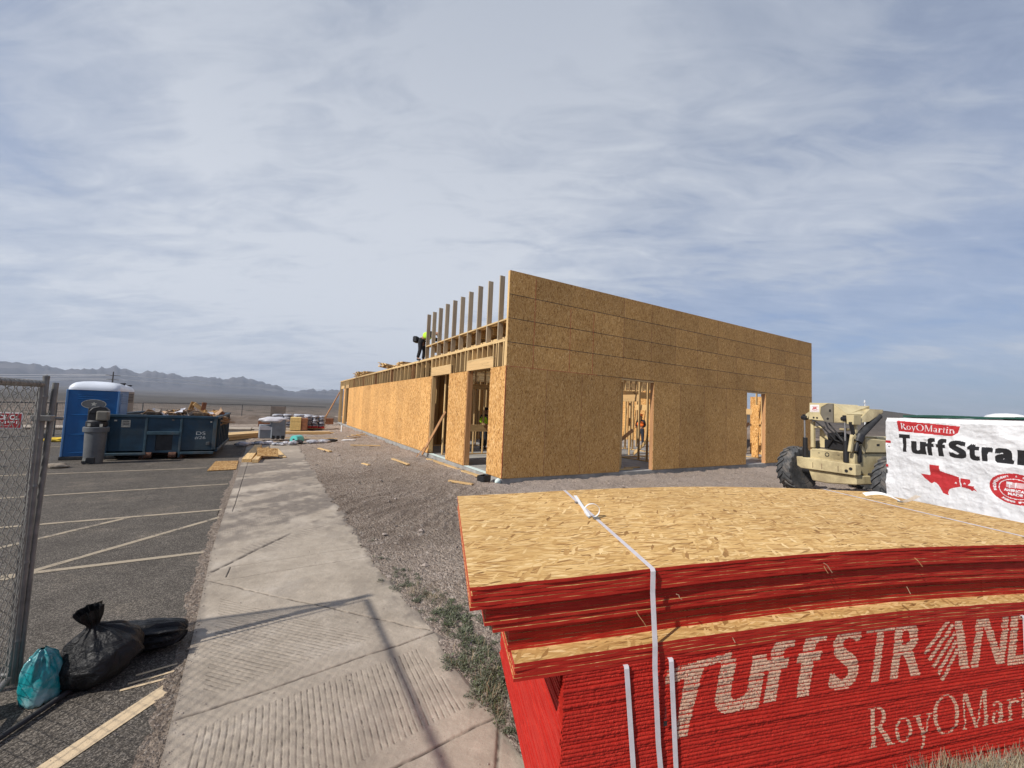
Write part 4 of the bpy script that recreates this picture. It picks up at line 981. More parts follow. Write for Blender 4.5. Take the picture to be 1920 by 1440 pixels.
wr_(polytri([(.625, 1.479), (.733, 1.479), (.737, 1.421), (.79, 1.405), (.853, 1.396), (.945, 1.378), (.950, 1.33), (.966, 1.275), (.886, 1.246), (.845, 1.225), (.825, 1.19), (.829, 1.150), (.773, 1.163), (.745, 1.205), (.718, 1.243), (.69, 1.265), (.661, 1.277), (.640, 1.258), (.616, 1.259), (.59, 1.285), (.561, 1.299), (.512, 1.352), (.625, 1.352)]), 1)
wr_(polytri([(.962, 1.372), (1.06, 1.370), (1.062, 1.335), (1.039, 1.303), (1.105, 1.305), (1.10, 1.285), (1.135, 1.25), (1.10, 1.262), (1.075, 1.245), (1.059, 1.262), (1.017, 1.268), (.975, 1.272), (.978, 1.30), (.962, 1.33)]), 1)
def star(cx, cy, r, rx=1.45): return polytri([(cx+rx*rr*math.cos(PI/2+k*PI/5), cy+rr*math.sin(PI/2+k*PI/5)) for k in range(10) for rr in [(r if k % 2 == 0 else r*.42)]])
wr_(star(.909, 1.309, .014), 0); wr_(star(1.006, 1.318, .013), 0)
sx_, sz_ = 1.487, 1.347; RX, RZ = .232, .156
wr_(ringt(sx_, sz_, RX, RZ, RX, RZ, n=64), 1); wr_(ringt(sx_, sz_, RX*.655, RZ*.655, RX*.03, RZ*.04, n=64), 0)
for txt, a0, a1, b_ in (('INDEPENDENT', 200, 108, 1), ('FAMILY OWNED', 74, -20, 1), ('Since 1923', 232, 308, -1)):
    n = len(txt)
    for i, ch in enumerate(txt):
        if ch == ' ': continue
        a = R_(a0+(a1-a0)*(i+.5)/n); T = fit(glyph_tris(ch, .06), -.05, .05, -.06, .06); c_, s_2 = math.cos(a), math.sin(a)
        # up vector of the letter points out (b_=1) or in
        ux, uy = (c_*b_, s_2*b_); rx, ry = uy, -ux
        X_ = T[..., 0]*rx+T[..., 1]*ux; Y_ = T[..., 0]*ry+T[..., 1]*uy
        Q = np.stack([sx_+RX*(.82*c_+X_*1.0), sz_+RZ*(.82*s_2+Y_*1.0)], -1); wr_(Q, 0)
wr_(star(sx_, sz_+.128, .010), 0)
# waving flag of stripes
for i in range(6):
    y0 = sz_+.012+i*.0092; n = 10
    for j in range(n):
        xa, xb = sx_-.085+j*.017, sx_-.085+(j+1)*.017; f_ = lambda x: .004*math.sin((x-sx_)*30)
        wr_(quad([(xa, y0+f_(xa)), (xb, y0+f_(xb)), (xb, y0+.0055+f_(xb)), (xa, y0+.0055+f_(xa))]), 0)
wr_(rct(sx_-.085, sx_-.03, sz_+.04, sz_+.066), 0)
wr_(fit(glyph_tris('AMERICAN', .05), sx_-.105, sx_+.105, sz_-.032, sz_-.004), 0); wr_(fit(glyph_tris('MADE', .05), sx_-.062, sx_+.062, sz_-.068, sz_-.040), 0)
Xg, Zg = np.meshgrid(np.linspace(0, WL, nx+1), np.linspace(zlo, ZT, nz+1), indexing='xy')
def wrinkle(X, Z, s=0):
    a = np.abs(fbm(X*1.4+Z*1.1, Z*3.2-X*.6, 5, 141+s)); b = np.abs(fbm(X*3.5-Z*2, Z*2.2+X, 5, 151+s)); c = np.abs(fbm(X*6, Z*6, 4, 161+s))
    return .034*a+.020*b+.009*c+.02*fbm(X*.9, Z*.9, 3, 165+s)
Yg = -.012+wrinkle(Xg, Zg)-.03+.02*np.clip(1-Zg, 0, 1)
Yg = Yg*np.clip((ZT-Zg)/.05, .2, 1)
npmesh('cover_front', np.stack([Xg, Yg, Zg-.035*sst(Xg, 0, WL)*sst(Zg, 1.0, 2.0)*0], -1).reshape(-1, 3), gridF(nz+1, nx+1), [M['wrap'], M['wrapred'], M['wrapblk']], wp, im.ravel())
# far end of the cover with its own small print
ne = 200; im2 = np.zeros((nz, ne), int); de = WW/ne
def w2(T, v): raster(im2, T, 0., zlo, de, dz, v)
for k in range(5):
    y0 = 1.70-k*.33
    w2(rct(.05, .17, y0, y0+.035), 1); w2(fit(glyph_tris('Tu', .06), .05, .16, y0-.10, y0-.02), 2)
Yg2, Zg2 = np.meshgrid(np.linspace(0, WW, ne+1), np.linspace(zlo, ZT, nz+1), indexing='xy')
npmesh('cover_end', np.stack([-.01-wrinkle(Yg2, Zg2, 3)*.8+.02, Yg2-.01, Zg2], -1).reshape(-1, 3), gridF(nz+1, ne+1), [M['wrap'], M['wrapred'], M['wrapblk']], wp, im2.ravel())
# small print that wraps round the near side of that corner
for (x0, x1, z0, z1, m_, tx) in [(-.0, .078, 1.70, 1.732, 'wrapred', None), (.0, .062, 1.607, 1.677, 'wrapblk', 'Tu'), (-.0, .033, 1.372, 1.405, 'wrapred', None), (.0, .022, 1.285, 1.335, 'wrapblk', 'u')]:
    mb = MB()
    if tx is None: mb.add([(x0, -.03, z0), (x1, -.03, z0), (x1, -.03, z1), (x0, -.03, z1)], [(0, 1, 2, 3)])
    else:
        for t_ in fit(glyph_tris(tx, .06), x0, x1, z0, z1): mb.add([(x, -.03, z) for x, z in t_], [(0, 1, 2)])
    mb.build('side_print', M[m_], wp)
tb = MB(); Xt, Yt = np.meshgrid(np.linspace(-.02, WL, 80), np.linspace(-.012, WW, 30), indexing='ij'); tb.grid(np.stack([Xt, Yt, ZT+.004+.01*np.abs(fbm(Xt*4, Yt*4, 3, 171))], -1)); tb.build('cover_top', M['wrap'], wp, smooth=True)
core = MB(); core.b2((.03, .06, .08), (WL-.02, WW-.03, ZT-.03)); core.build('panel_stack', M['red'], wp)
gb = MB()
for i in range(30):
    x0 = .12+i*.106; gb.b2((x0, .10, ZT+.012+.004*math.sin(i*.7)), (x0+.1065, WW-.02, ZT+.040+.006*math.sin(i*.5)))
o = gb.build('green_board', M['green']); o.location = wp.location; o.rotation_euler = wp.rotation_euler; tag(o, 'dark green cover board lying flat on top of the white-wrapped pack', 'board')
for s_ in (.5, 1.6, 2.8): MB().b2((s_, .05, -.02), (s_+.09, WW-.05, .079)).build('bearer', M['lumbery'], wp)

# ------------------------------------------------------------------ cream boom machine by the gable
LF = (12.6, 5.75, .02)
lift = empty('boom_lift', LF, R_(258)); tag(lift, 'cream rough-terrain boom machine with big black lugged tyres parked by the gable wall', 'construction vehicle')
def L_(name, mb, m, **k): return mb.build(name, M[m], lift, **k)
def lbox(name, a, b, m, bev=.012): return L_(name, MB().b2(a, b), m, bevel=bev)
def lprism(name, poly, y0, y1, m, bev=.008):  # poly in x,z extruded in y
    return L_(name, MB().prism(poly, y1-y0, lambda x, z, h: (x, y0+h, z)), m, bevel=bev)
def lside(name, poly, x0, x1, m, bev=.008):   # poly in y,z extruded in x
    return L_(name, MB().prism(poly, x1-x0, lambda y, z, h: (x0+h, y, z)), m, bevel=bev)
lprism('bumper', [(.74, 1.03), (2.08, 1.01), (2.08, .76), (.86, .75), (.76, .80)], -.92, -.72, 'cream', .015)
for x, z in ((1.90, .84), (1.99, .90)): L_('bumper_hole', MB().lathe([(.035, -.02), (.035, .004)], (x, -.925, z), 14, eul(R_(90), 0, 0)), 'blacksteel')
for x in (1.15, 1.36, 1.72): lbox('scratch_mark', (x, -.9225, .80), (x+.012, -.9203, .93), 'rust', 0)
lprism('axle_housing', [(.98, .745), (2.04, .745), (2.05, .55), (1.4, .47), (1.08, .48)], -.84, -.30, 'cream', .02)
lbox('front_block', (1.04, -.80, 1.035), (1.80, -.25, 1.26), 'cream', .012)
L_('block_badge', MB().lathe([(.05, -.012), (.05, .004), (.034, .004), (.034, -.012)], (1.41, -.803, 1.15), 20, eul(R_(90), 0, 0)), 'blacksteel')
for x in (1.2, 1.64): lbox('block_slot', (x, -.803, 1.16), (x+.04, -.7985, 1.175), 'blacksteel', 0)
for x0 in (.93, 1.855):
    c_ = MB().tube([(x0, -.86, 1.03), (x0, -.86, 1.52)], .052, 14); L_('lift_cylinder', c_, 'blacksteel', smooth=True)
    c_ = MB().tube([(x0-.01, -.86, 1.5), (x0-.015, -.86, 1.98)], .020, 10); L_('piston_rod', c_, 'chrome', smooth=True)
    L_('rod_clevis', MB().tube([(x0-.08, -.86, 2.02), (x0+.06, -.86, 2.02)], .05, 10), 'blacksteel', smooth=True)
    lbox('clevis_cap', (x0-.05, -.90, 1.96), (x0+.03, -.80, 2.1), 'blacksteel', .01)
for x0 in (1.0, 1.93):
    lbox('mast_post', (x0, -.78, 1.28), (x0+.075, -.70, 1.93), 'cream', .008)
    lbox('mast_rail', (x0-.01, -.70, 1.04), (x0+.10, -.60, 1.45), 'blacksteel', .01)
lbox('cross_plate', (1.09, -.78, 1.765), (1.28, -.66, 1.82), 'cream'); lbox('cross_plate', (1.66, -.78, 1.745), (1.83, -.66, 1.80), 'cream')
# boom head
lprism('boom_head', [(1.065, 2.39), (1.50, 2.375), (1.335, 2.28), (1.315, 2.115), (1.40, 1.955), (1.045, 1.975)], -.90, -.86, 'cream', .004)
lside('boom_head_side', [(-.859, 1.95), (-.859, 2.385), (-.2, 2.36), (-.15, 2.02), (-.3, 1.95)], 1.068, 1.53, 'cream', .01)
lprism('boom_head_cheek', [(1.335, 2.27), (1.52, 2.375), (1.61, 2.36), (1.61, 1.92), (1.43, 1.935), (1.33, 2.10)], -.905, -.862, 'tangrey', .004)
lprism('boom_head_hood', [(1.615, 2.35), (1.89, 2.12), (1.86, 1.93), (1.615, 1.92)], -.88, -.5, 'cream', .006)
lside('hood_slope', [(-.88, 2.12), (-.1, 2.12), (-.1, 2.35), (-.88, 2.13)], 1.64, 1.90, 'cream', .006)
L_('hood_slope_plate', MB().add([(1.62, -.882, 2.365), (1.90, -.882, 2.135), (2.02, -.30, 2.145), (1.75, -.28, 2.36), (1.62, -.882, 2.35), (1.90, -.882, 2.12), (2.02, -.30, 2.13), (1.75, -.28, 2.345)], [(0, 1, 2, 3), (7, 6, 5, 4), (0, 4, 5, 1), (1, 5, 6, 2), (2, 6, 7, 3), (3, 7, 4, 0)]), 'cream')
lprism('arm_joint_box', [(1.90, 2.11), (2.06, 2.11), (2.05, 1.89), (1.91, 1.90)], -.92, -.66, 'cream', .01)
lprism('shoulder_plate', [(.88, 2.02), (.93, 2.09), (1.06, 2.18), (1.06, 2.11), (1.0, 2.0)], -.88, -.6, 'cream', .006)
for x, z in ((1.17, 2.025), (1.25, 2.02)): L_('bolt', MB().lathe([(.022, -.015), (.022, .006)], (x, -.903, z), 12, eul(R_(90), 0, 0)), 'blacksteel')
lbox('latch', (1.53, -.909, 2.17), (1.57, -.9055, 2.23), 'blacksteel', 0); L_('bolt', MB().lathe([(.025, -.01), (.025, .008)], (1.50, -.907, 2.01), 12, eul(R_(90), 0, 0)), 'blacksteel')
pl_ = MB().b2((1.085, -.9035, 2.16), (1.30, -.9008, 2.34)); L_('maker_plate', pl_, 'white')
lt = MB()
for t_ in skew(fit(glyph_tris('IR', .05), 1.14, 1.25, 2.225, 2.285), .35, 2.225): lt.add([(x, -.9048, z) for x, z in t_], [(0, 1, 2)])
for t_ in np.concatenate([ringt(1.20, 2.255, .095, .052, .008, .006, 30, 150, 12), ringt(1.20, 2.255, .095, .052, .008, .006, 210, 330, 12)]): lt.add([(x, -.9046, z) for x, z in t_], [(0, 1, 2)])
for t_ in fit(glyph_tris('Ingersoll-Rand', .02), 1.10, 1.29, 2.175, 2.195): lt.add([(x, -.9046, z) for x, z in t_], [(0, 1, 2)])
L_('maker_letters', lt, 'wrapred')
# hoses, engine, struts, cylinder, chassis
for pts in ([(1.08, -.88, 1.97), (1.2, -.93, 1.96), (1.4, -.90, 1.78), (1.6, -.82, 1.52)], [(1.42, -.88, 1.93), (1.5, -.9, 1.78), (1.68, -.84, 1.6), (1.8, -.8, 1.45)], [(1.45, -.8, 1.9), (1.6, -.8, 1.72), (1.78, -.82, 1.50)]):
    L_('hose', MB().tube([np.array(p) for p in pts], .016, 8), 'blacksteel', smooth=True)
en = MB(); en.b2((1.28, -.70, 1.28), (1.84, -.1, 1.50)); en.b2((1.33, -.66, 1.5), (1.50, -.3, 1.66)); en.b2((1.55, -.6, 1.5), (1.80, -.2, 1.6)); en.tube([(1.25, -.5, 1.62), (1.6, -.55, 1.66), (1.84, -.45, 1.55)], .05, 10); en.tube([(1.35, -.72, 1.3), (1.5, -.74, 1.52), (1.75, -.72, 1.45)], .022, 8); L_('engine', en, 'blacksteel', bevel=.01)
L_('brace_plate', MB().prism([(1.07, 1.75), (1.12, 1.75), (1.33, 1.42), (1.33, 1.30), (1.07, 1.30)], .02, lambda x, z, h: (x, -.55+h, z)), 'cream')
L_('strut', MB().beam((2.0, -.86, 1.66), (2.0, -.5, 1.27), .06, .09), 'cream', bevel=.006); L_('strut', MB().beam((1.99, -.86, 1.66), (1.99, -.95, 1.28), .06, .07), 'cream', bevel=.006)
L_('boom_cylinder', MB().tube([(2.02, -.70, 1.62), (2.02, -.0, 2.12)], .075, 16), 'darkgrey', smooth=True); L_('boom_cylinder_rod', MB().tube([(2.02, -.80, 1.30), (2.02, -.70, 1.62)], .04, 12), 'blacksteel', smooth=True)
L_('cylinder_end', MB().tube([(2.02, -.75, 1.5), (2.02, -.66, 1.66)], .10, 14), 'blacksteel', smooth=True)
L_('support_leg', MB().beam((2.0, -.93, 1.95), (2.0, -.80, 1.55), .05, .06), 'blacksteel')
L_('tilt_hood', MB().add([(2.02, -.78, 1.93), (1.55, -.05, 2.27), (2.02, -.30, 2.27), (2.06, .09, 2.27), (2.06, .09, 2.21), (2.06, -.15, 2.10), (2.06, -.40, 1.98), (1.9, .09, 2.0)], [(0, 2, 3, 5, 6), (0, 1, 2), (1, 3, 2), (0, 6, 7, 1), (3, 4, 5), (4, 7, 6, 5), (1, 7, 4, 3)]), 'cream')
lside('chassis', [(-.80, .80), (-.80, 1.24), (1.9, 1.26), (1.9, .62), (.2, .62), (-.70, .80)], 1.0, 1.99, 'cream', .015)
lside('rear_body', [(-.46, 1.262), (-.46, 1.60), (.26, 1.56), (1.9, 1.50), (1.9, 1.262)], 1.25, 2.03, 'cream', .02)
lbox('body_pocket', (2.0, -.1, 1.42), (2.033, .0, 1.47), 'blacksteel', 0)
lbox('main_boom', (1.35, .5, 1.50), (1.7, 2.6, 1.62), 'cream', .02)
lbox('battery_box', (1.60, -.35, .58), (2.12, .25, .80), 'blacksteel', .02); lbox('under_step', (1.9, -.30, .60), (2.16, .3, .76), 'darkgrey', .01)
def lug_tyre(parent, c, rot, R0=.63, W0=.36):
    """ribbed tractor tyre, axis along local x"""
    w = empty('wheel', c); w.parent = parent; w.rotation_euler = rot
    mb = MB(); prof = [(R0*.60, -W0*.46), (R0*.75, -W0*.52), (R0*.90, -W0*.50), (R0*.935, -W0*.40), (R0*.945, 0), (R0*.935, W0*.40), (R0*.90, W0*.50), (R0*.75, W0*.52), (R0*.60, W0*.46)]
    mb.lathe(prof, (0, 0, 0), 44, eul(0, R_(90), 0)); o1 = mb.build('tyre', M['tyre'], w, smooth=True)
    lg = MB(); n = 21
    for s_ in (-1, 1):
        for k in range(n):
            a0 = 2*PI*(k+(.5 if s_ > 0 else 0))/n; q = []
            for (t_, u_) in ((0., .02), (.55, .30), (1., .50)):
                a = a0+t_*.30; hw = .045*(1.+.3*t_)
                for da in (-hw, hw):
                    for r_ in (R0*(.90 if t_ < .9 else .86), R0*(1.0 if t_ < .9 else .97)):
                        q.append((s_*W0*u_*1.02, r_*math.cos(a+da), r_*math.sin(a+da)))
            fs = []
            for i in range(2):
                b_ = i*4; fs += [(b_+1, b_+3, b_+7, b_+5), (b_, b_+1, b_+5, b_+4), (b_+2, b_+6, b_+7, b_+3)]
            fs += [(0, 2, 3, 1), (8, 9, 11, 10)]; lg.add(q, fs)
    lg.build('tyre_lug', M['tyre'], w)
    rm = MB(); rm.lathe([(.02, -.10), (R0*.5, -.11), (R0*.58, -W0*.45), (R0*.62, -W0*.47), (R0*.62, W0*.47), (R0*.58, W0*.45), (R0*.5, .02), (.14, .03), (.12, .10), (.02, .10)], (0, 0, 0), 28, eul(0, R_(90), 0)); rm.build('rim', M['blacksteel'], w, smooth=True)
    hb = MB(); hb.lathe([(.10, .1), (.09, .16), (.02, .17)], (0, 0, 0), 14, eul(0, R_(90), 0)); hb.build('hub', M['cream'], w)
    return w
lug_tyre(lift, (.12, -.02, .61), (0, 0, R_(2)), .62, .36); lug_tyre(lift, (2.36, -.05, .61), (0, 0, R_(4)), .62, .36); lug_tyre(lift, (.15, 2.6, .61), (0, 0, 0)); lug_tyre(lift, (2.3, 2.6, .61), (0, 0, 0))
L_('axle', MB().tube([(.12, 0, .61), (2.3, 0, .61)], .09, 12), 'blacksteel', smooth=True); L_('axle', MB().tube([(.15, 2.6, .61), (2.3, 2.6, .61)], .09, 12), 'blacksteel', smooth=True); lbox('frame_rail', (1.0, -.3, .62), (1.9, 3.0, .80), 'blacksteel')

# ------------------------------------------------------------------ portable toilets
def toilet(loc, rz, label, body, trim, badge=True):
    r = empty('portable_toilet', loc, rz); tag(r, label, 'portable toilet', 'portable toilets')
    W_, D2, H_ = 1.08, 1.16, 2.0
    sk = MB(); sk.b2((-.05, -.02, 0), (W_+.05, D2+.02, .10)); sk.build('skid', M['darkgrey'], r, bevel=.015)
    b = MB(); b.b2((0, .0, .10), (W_, D2, H_))
    for z in (1.86, 1.80, 1.74): b.b2((.22, -.010, z-.012), (W_-.22, .0, z+.012))
    for z in (1.28, .72, .20): b.b2((.10, -.012, z-.018), (W_-.12, 0, z+.018))
    b.build('wall', M[body], r, bevel=.012)
    for x in (-.018, W_-.025):
        MB().b2((x, -.022, .10), (x+.045, .03, H_)).build('corner_trim', M[trim], r, bevel=.006)
    dr = MB(); dr.b2((W_+.001, .10, .15), (W_+.022, .98, 1.93)); d = dr.build('door', M[trim], r, bevel=.006)
    vl = MB()
    for z in np.arange(1.62, 1.90, .055): vl.b2((W_+.0225, .18, z), (W_+.030, .90, z+.03))
    vl.build('vent_louvre', M['darkgrey' if body == 'tan' else 'blue'], d)
    rf = MB(); n = 20
    prof = [(1.05, 0.), (1.05, .05), (1.02, .10), (.95, .16), (.84, .21), (.6, .25), (.3, .27), (.0, .275)]
    A1 = np.linspace(0, 2*PI, 49)[:-1]; P = []
    for q, z in prof:
        for a in A1:
            c_, s_ = math.cos(a), math.sin(a); e = .28; P.append((W_/2+q*W_/2*abs(c_)**e*np.sign(c_), D2/2+q*D2/2*abs(s_)**e*np.sign(s_), H_+z))
    fs = []
    for i in range(len(prof)-1):
        for k in range(48): fs.append((i*48+k, i*48+(k+1) % 48, (i+1)*48+(k+1) % 48, (i+1)*48+k))
    fs.append(tuple(range(48))[::-1]); rf.add(P, fs); rf.build('roof', M['roofwhite'], r, smooth=True, ang=60)
    MB().lathe([(.05, 0), (.05, .14), (.07, .14), (.07, .17)], (W_-.12, D2-.2, H_+.10), 12).build('vent_pipe', M['darkgrey'], r)
    if badge:
        mb = MB(); mb.add([(.56+.25*math.cos(a), -.0135, 1.60+.125*math.sin(a)) for a in A1], [tuple(range(48))]); mb.build('oval_badge', M['greyplastic'], r)
        mb = MB()
        for t_ in ringt(.56, 1.60, .26, .135, .014, .014): mb.add([(x, -.0145, z) for x, z in t_], [(0, 1, 2)])
        mb.build('badge_ring', M['label'], r); mb = MB()
        for t_ in polytri([(.56+rr*math.cos(PI/2+k*PI/5), 1.60+.9*rr*math.sin(PI/2+k*PI/5)) for k in range(10) for rr in [(.075 if k % 2 == 0 else .032)]]): mb.add([(x, -.0145, z) for x, z in t_], [(0, 1, 2)])
        mb.build('badge_star', M['label'], r)
    return r
toilet((-5.01, 16.29, -.016), R_(3), 'blue portable toilet with white domed roof and oval badge, left of the dumpster', 'blue', 'bluelight')
toilet((-5.62, 19.6, -.016), R_(2), 'tan portable toilet half hidden behind the blue one', 'tan', 'tan', False)

# hand-wash station
hw = empty('hand_wash_station', (-4.13, 15.5, -.016), R_(2)); tag(hw, 'grey portable hand-wash station with black basin standing in front of the blue toilet', 'hand-wash station')
b = MB(); b.lathe([(.19, 0), (.205, .1), (.225, .85), (.25, .87), (.255, .98), (.23, 1.0)], (0, 0, 0), 28, None, 0, 1., .9); b.build('tank', M['greyplastic'], hw, smooth=True)
b = MB(); b.lathe([(.262, .86), (.268, .90), (.268, .985), (.25, 1.0)], (0, 0, 0), 28, None, 0, 1., .9); b.build('tank_rim', M['greyplastic'], hw, smooth=True)
b = MB(); b.lathe([(.19, 1.0), (.225, 1.02), (.225, 1.14), (.18, 1.18)], (0, 0, 0), 24, None, 0, 1., .8); b.build('basin', M['blacksteel'], hw, smooth=True)
b = MB(); b.b2((-.20, -.02, 1.1), (-.02, .1, 1.52)); b.build('back_column', M['blacksteel'], hw, bevel=.02)
hd = [(-.17, 1.36), (-.17, 1.44), (-.10, 1.53), (.03, 1.57), (.14, 1.54), (.22, 1.46), (.22, 1.38), (.18, 1.36)]
MB().prism(hd, .20, lambda x, z, h: (x, -.06+h, z)).build('hood', M['blacksteel'], hw, bevel=.02)
b = MB(); b.b2((.0, -.17, 1.17), (.24, .08, 1.44)); b.build('towel_dispenser', M['tangrey'], hw, bevel=.045, seg=3)
for x, z in ((-.10, 1.06), (.14, 1.05), (-.13, .13)): MB().b2((x-.03, -.235, z-.04), (x+.03, -.228, z+.04)).build('sticker', M['label'], hw)
for x in (-.12, .02): MB().lathe([(.06, -.02), (.06, .02)], (x, -.20, .06), 16, eul(R_(90), 0, 0)).build('wheel', M['blacksteel'], hw)
MB().b2((-.10, -.215, .02), (.08, -.19, .18)).build('wheel_recess', M['blacksteel'], hw, bevel=.02)

# dumpster
dp = empty('dumpster', (-4.06, 16.06, -.016)); tag(dp, 'dark blue steel roll-off dumpster heaped with torn wood and cardboard', 'dumpster')
def D(name, mb, m='dump', **k): return mb.build(name, M[m], dp, **k)
W_, L2, H_ = 2.55, 4.3, 1.31; zb = .20
D('floor', MB().b2((0, 0, zb), (W_, L2, zb+.06)))
D('side_wall', MB().b2((W_-.04, .0, zb), (W_, L2, H_-.05))); D('side_wall', MB().b2((0, 0, zb), (.04, L2, H_-.05))); D('end_wall', MB().b2((.0, L2-.04, zb), (W_, L2, H_-.05)))
fw = MB()   # front end with deep hook pocket
for a, b in (((.0, 0, zb), (.90, .05, 1.26)), ((1.66, 0, zb), (W_, .05, 1.26)), ((.90, 0, .79), (1.66, .05, 1.26)), ((.90, .10, zb), (1.02, .14, .79)), ((1.0, .4, zb), (1.66, .44, .79)), ((1.50, .05, zb), (1.66, .10, .79)), ((.90, .05, zb), (1.10, .10, .79))): fw.b2(a, b)
D('front_wall', fw); D('pocket_shade', MB().b2((1.105, .02, .22), (1.50, .12, .735)), 'blacksteel'); D('pocket_cheek', MB().b2((1.502, -.004, .22), (1.66, .05, .74)), 'dump'); D('pocket_cheek', MB().b2((.90, -.004, .22), (1.10, .05, .74)), 'dump')  # black block paints the shade inside the pocket opening
for y in (-.03,):
    D('top_rail', MB().b2((-.06, -.05, 1.25), (W_+.06, .06, 1.33)), 'dump', bevel=.01)
D('top_rail', MB().b2((-.06, .06, 1.25), (.05, L2+.02, 1.33)), 'dump', bevel=.01); D('top_rail', MB().b2((W_-.05, .06, 1.25), (W_+.07, L2+.02, 1.33)), 'dump', bevel=.01); D('top_rail', MB().b2((.05, L2-.06, 1.25), (W_-.05, L2+.05, 1.33)), 'dump', bevel=.01)
for x in (.84, 1.66): D('front_post', MB().b2((x, -.045, .05), (x+.055, 0, 1.25)), 'dumptrim', bevel=.006)
D('corner_post', MB().b2((W_-.06, -.04, .28), (W_+.03, .05, 1.25)), 'dumptrim', bevel=.006); D('corner_post', MB().b2((-.02, -.035, .12), (.04, .05, 1.25)), 'dump', bevel=.006)
D('pocket_lintel', MB().b2((.90, -.055, .74), (1.66, 0, .84)), 'dumptrim', bevel=.008)
D('bottom_plate', MB().b2((-.10, -.11, .14), (.92, 0., .21)), 'dumptrim', bevel=.01); D('bottom_plate', MB().b2((1.72, -.06, .14), (W_, 0, .22)), 'dumptrim', bevel=.01)
for y in np.arange(.45, L2, .55): D('side_rib', MB().b2((W_, y, zb), (W_+.08, y+.07, 1.25)), 'dump', bevel=.008)
D('side_rail', MB().b2((W_, .05, zb), (W_+.09, L2, zb+.10)), 'dump', bevel=.008)
for y in np.arange(.45, L2, .55): D('side_rib', MB().b2((-.08, y, zb), (0, y+.07, 1.25)), 'dump', bevel=.008)
for x in (.95, 1.53): D('ground_roller', MB().lathe([(.085, -.09), (.085, .09)], (x, -.02, .13), 18, eul(0, R_(90), 0)), 'rust', smooth=True)
for x in (.80, 1.70): D('skid_rail', MB().b2((x-.05, .02, .0), (x+.06, L2, .19)), 'rust')
D('under_beam', MB().b2((.2, .6, .06), (2.3, .7, .19)), 'rust')  # rusty cross beam below the floor
D('paper_notice', MB().b2((.30, -.006, .96), (.50, -.001, 1.17)), 'label'); nt = MB()
for z in (1.12, 1.07, 1.02): nt.b2((.33, -.0085, z), (.47, -.0065, z+.018))
D('notice_print', nt, 'blacksteel'); D('small_label', MB().b2((.14, -.006, 1.13), (.20, -.001, 1.17)), 'label'); D('small_label', MB().b2((2.40, -.006, 1.13), (2.45, -.001, 1.17)), 'label')
ck = MB()
for w_, x0, x1, z0, z1 in (('DS', 2.07, 2.30, .74, .84), ('#26', 2.04, 2.31, .60, .70)):
    for t_ in fit(glyph_tris(w_, -.012), x0, x1, z0, z1): ck.add([(x, -.004, z) for x, z in t_], [(0, 1, 2)])
D('chalk_writing', ck, 'chalk')
D('hinge_block', MB().b2((2.34, -.06, .42), (2.43, 0, .52)), 'dumptrim', bevel=.01)
# debris in the dumpster: single pieces one can tell apart, plus the heap below
rr_ = random.Random(5)
hp = blob('debris_heap', (-2.45, 17.6, .93), (.98, 1.3, .25), 11, 'card', 'mixed heap of torn cardboard and wood scraps filling the dumpster', 'debris', .55, 5., 'stuff', 5)
for i in range(64):
    x = -3.25+rr_.random()*1.65; y = 16.25+rr_.random()*1.6; z = 1.25+rr_.random()*.11
    bm_ = MB(); s1, s2 = rr_.uniform(.10, .28), rr_.uniform(.08, .2)
    Xc, Yc = np.meshgrid(np.linspace(-s1, s1, 5), np.linspace(-s2, s2, 5), indexing='ij'); bm_.grid(np.stack([Xc, Yc, .07*fbm(Xc*6+i, Yc*6, 3, i)*2], -1)); 
    o = bm_.build('torn_sheet', M[['card', 'osb_dull', 'card', 'tan', 'card', 'pallet_light', 'brownpack', 'tan'][i % 8]]); md = o.modifiers.new('t', 'SOLIDIFY'); md.thickness = .008
    o.location = (x, y, z); o.rotation_euler = (rr_.uniform(-.6, .6), rr_.uniform(-.7, .7), rr_.uniform(0, 6)); tag(o, 'torn sheet of cardboard or board in the heap filling the dumpster', 'debris', 'torn sheets heaped in the dumpster')
for i, (u, dz, L, a, m_, lab) in enumerate([(.82, .33, .34, .25, 'osb_dull', 'upright light board piece sticking up at left of the dumpster heap'), (1.05, .30, .45, -.9, 'lumber', 'white-ended stick slanting out of the middle of the dumpster heap'), (1.14, .36, .26, .08, 'brownpack', 'dark orange upright block at the top of the dumpster heap')]):
    o = MB().b2((-.06, -.02, -L/2), (.06, .02, L/2)).build('wood_scrap', M[m_], bevel=.003); o.location = (-4.06+u+.98, 16.75, 1.25+dz); o.rotation_euler = (0, a, .3); tag(o, lab, 'wood scrap')

# ------------------------------------------------------------------ items round the walk end
def flatb(name, pts, h, m, label, cat, z=0., tilt=(0, 0)):
    P = [G(u, v, z)[:2] for u, v in pts]; c = np.mean(P, 0); mb = MB().prism([tuple(p-c) for p in P], h); o = mb.build(name, M[m], bevel=.002); o.location = (c[0], c[1], z+.003); o.rotation_euler = (tilt[0], tilt[1], 0); tag(o, label, cat); return o
flatb('strand_board_piece', [(388, 884), (443, 881), (447, 865), (404, 866)], .02, 'osb_dull', 'square strand board piece lying on the asphalt beside the walk, half in shade', 'board', -.018)
def walkboard(a, b, w, h, m, label, z=.02): 
    c, L, t_ = between(G(*a, .03), G(*b, .03)); return board('board', (c[0], c[1], z+h/2), L, w, h, t_, m, label)
walkboard((462, 866), (484, 838), .24, .10, 'lumberx', 'thick board lying at the left edge of the walk end'); walkboard((478, 867), (500, 842), .16, .10, 'lumberx', 'second thick board parallel to it, right of the first on the walk')
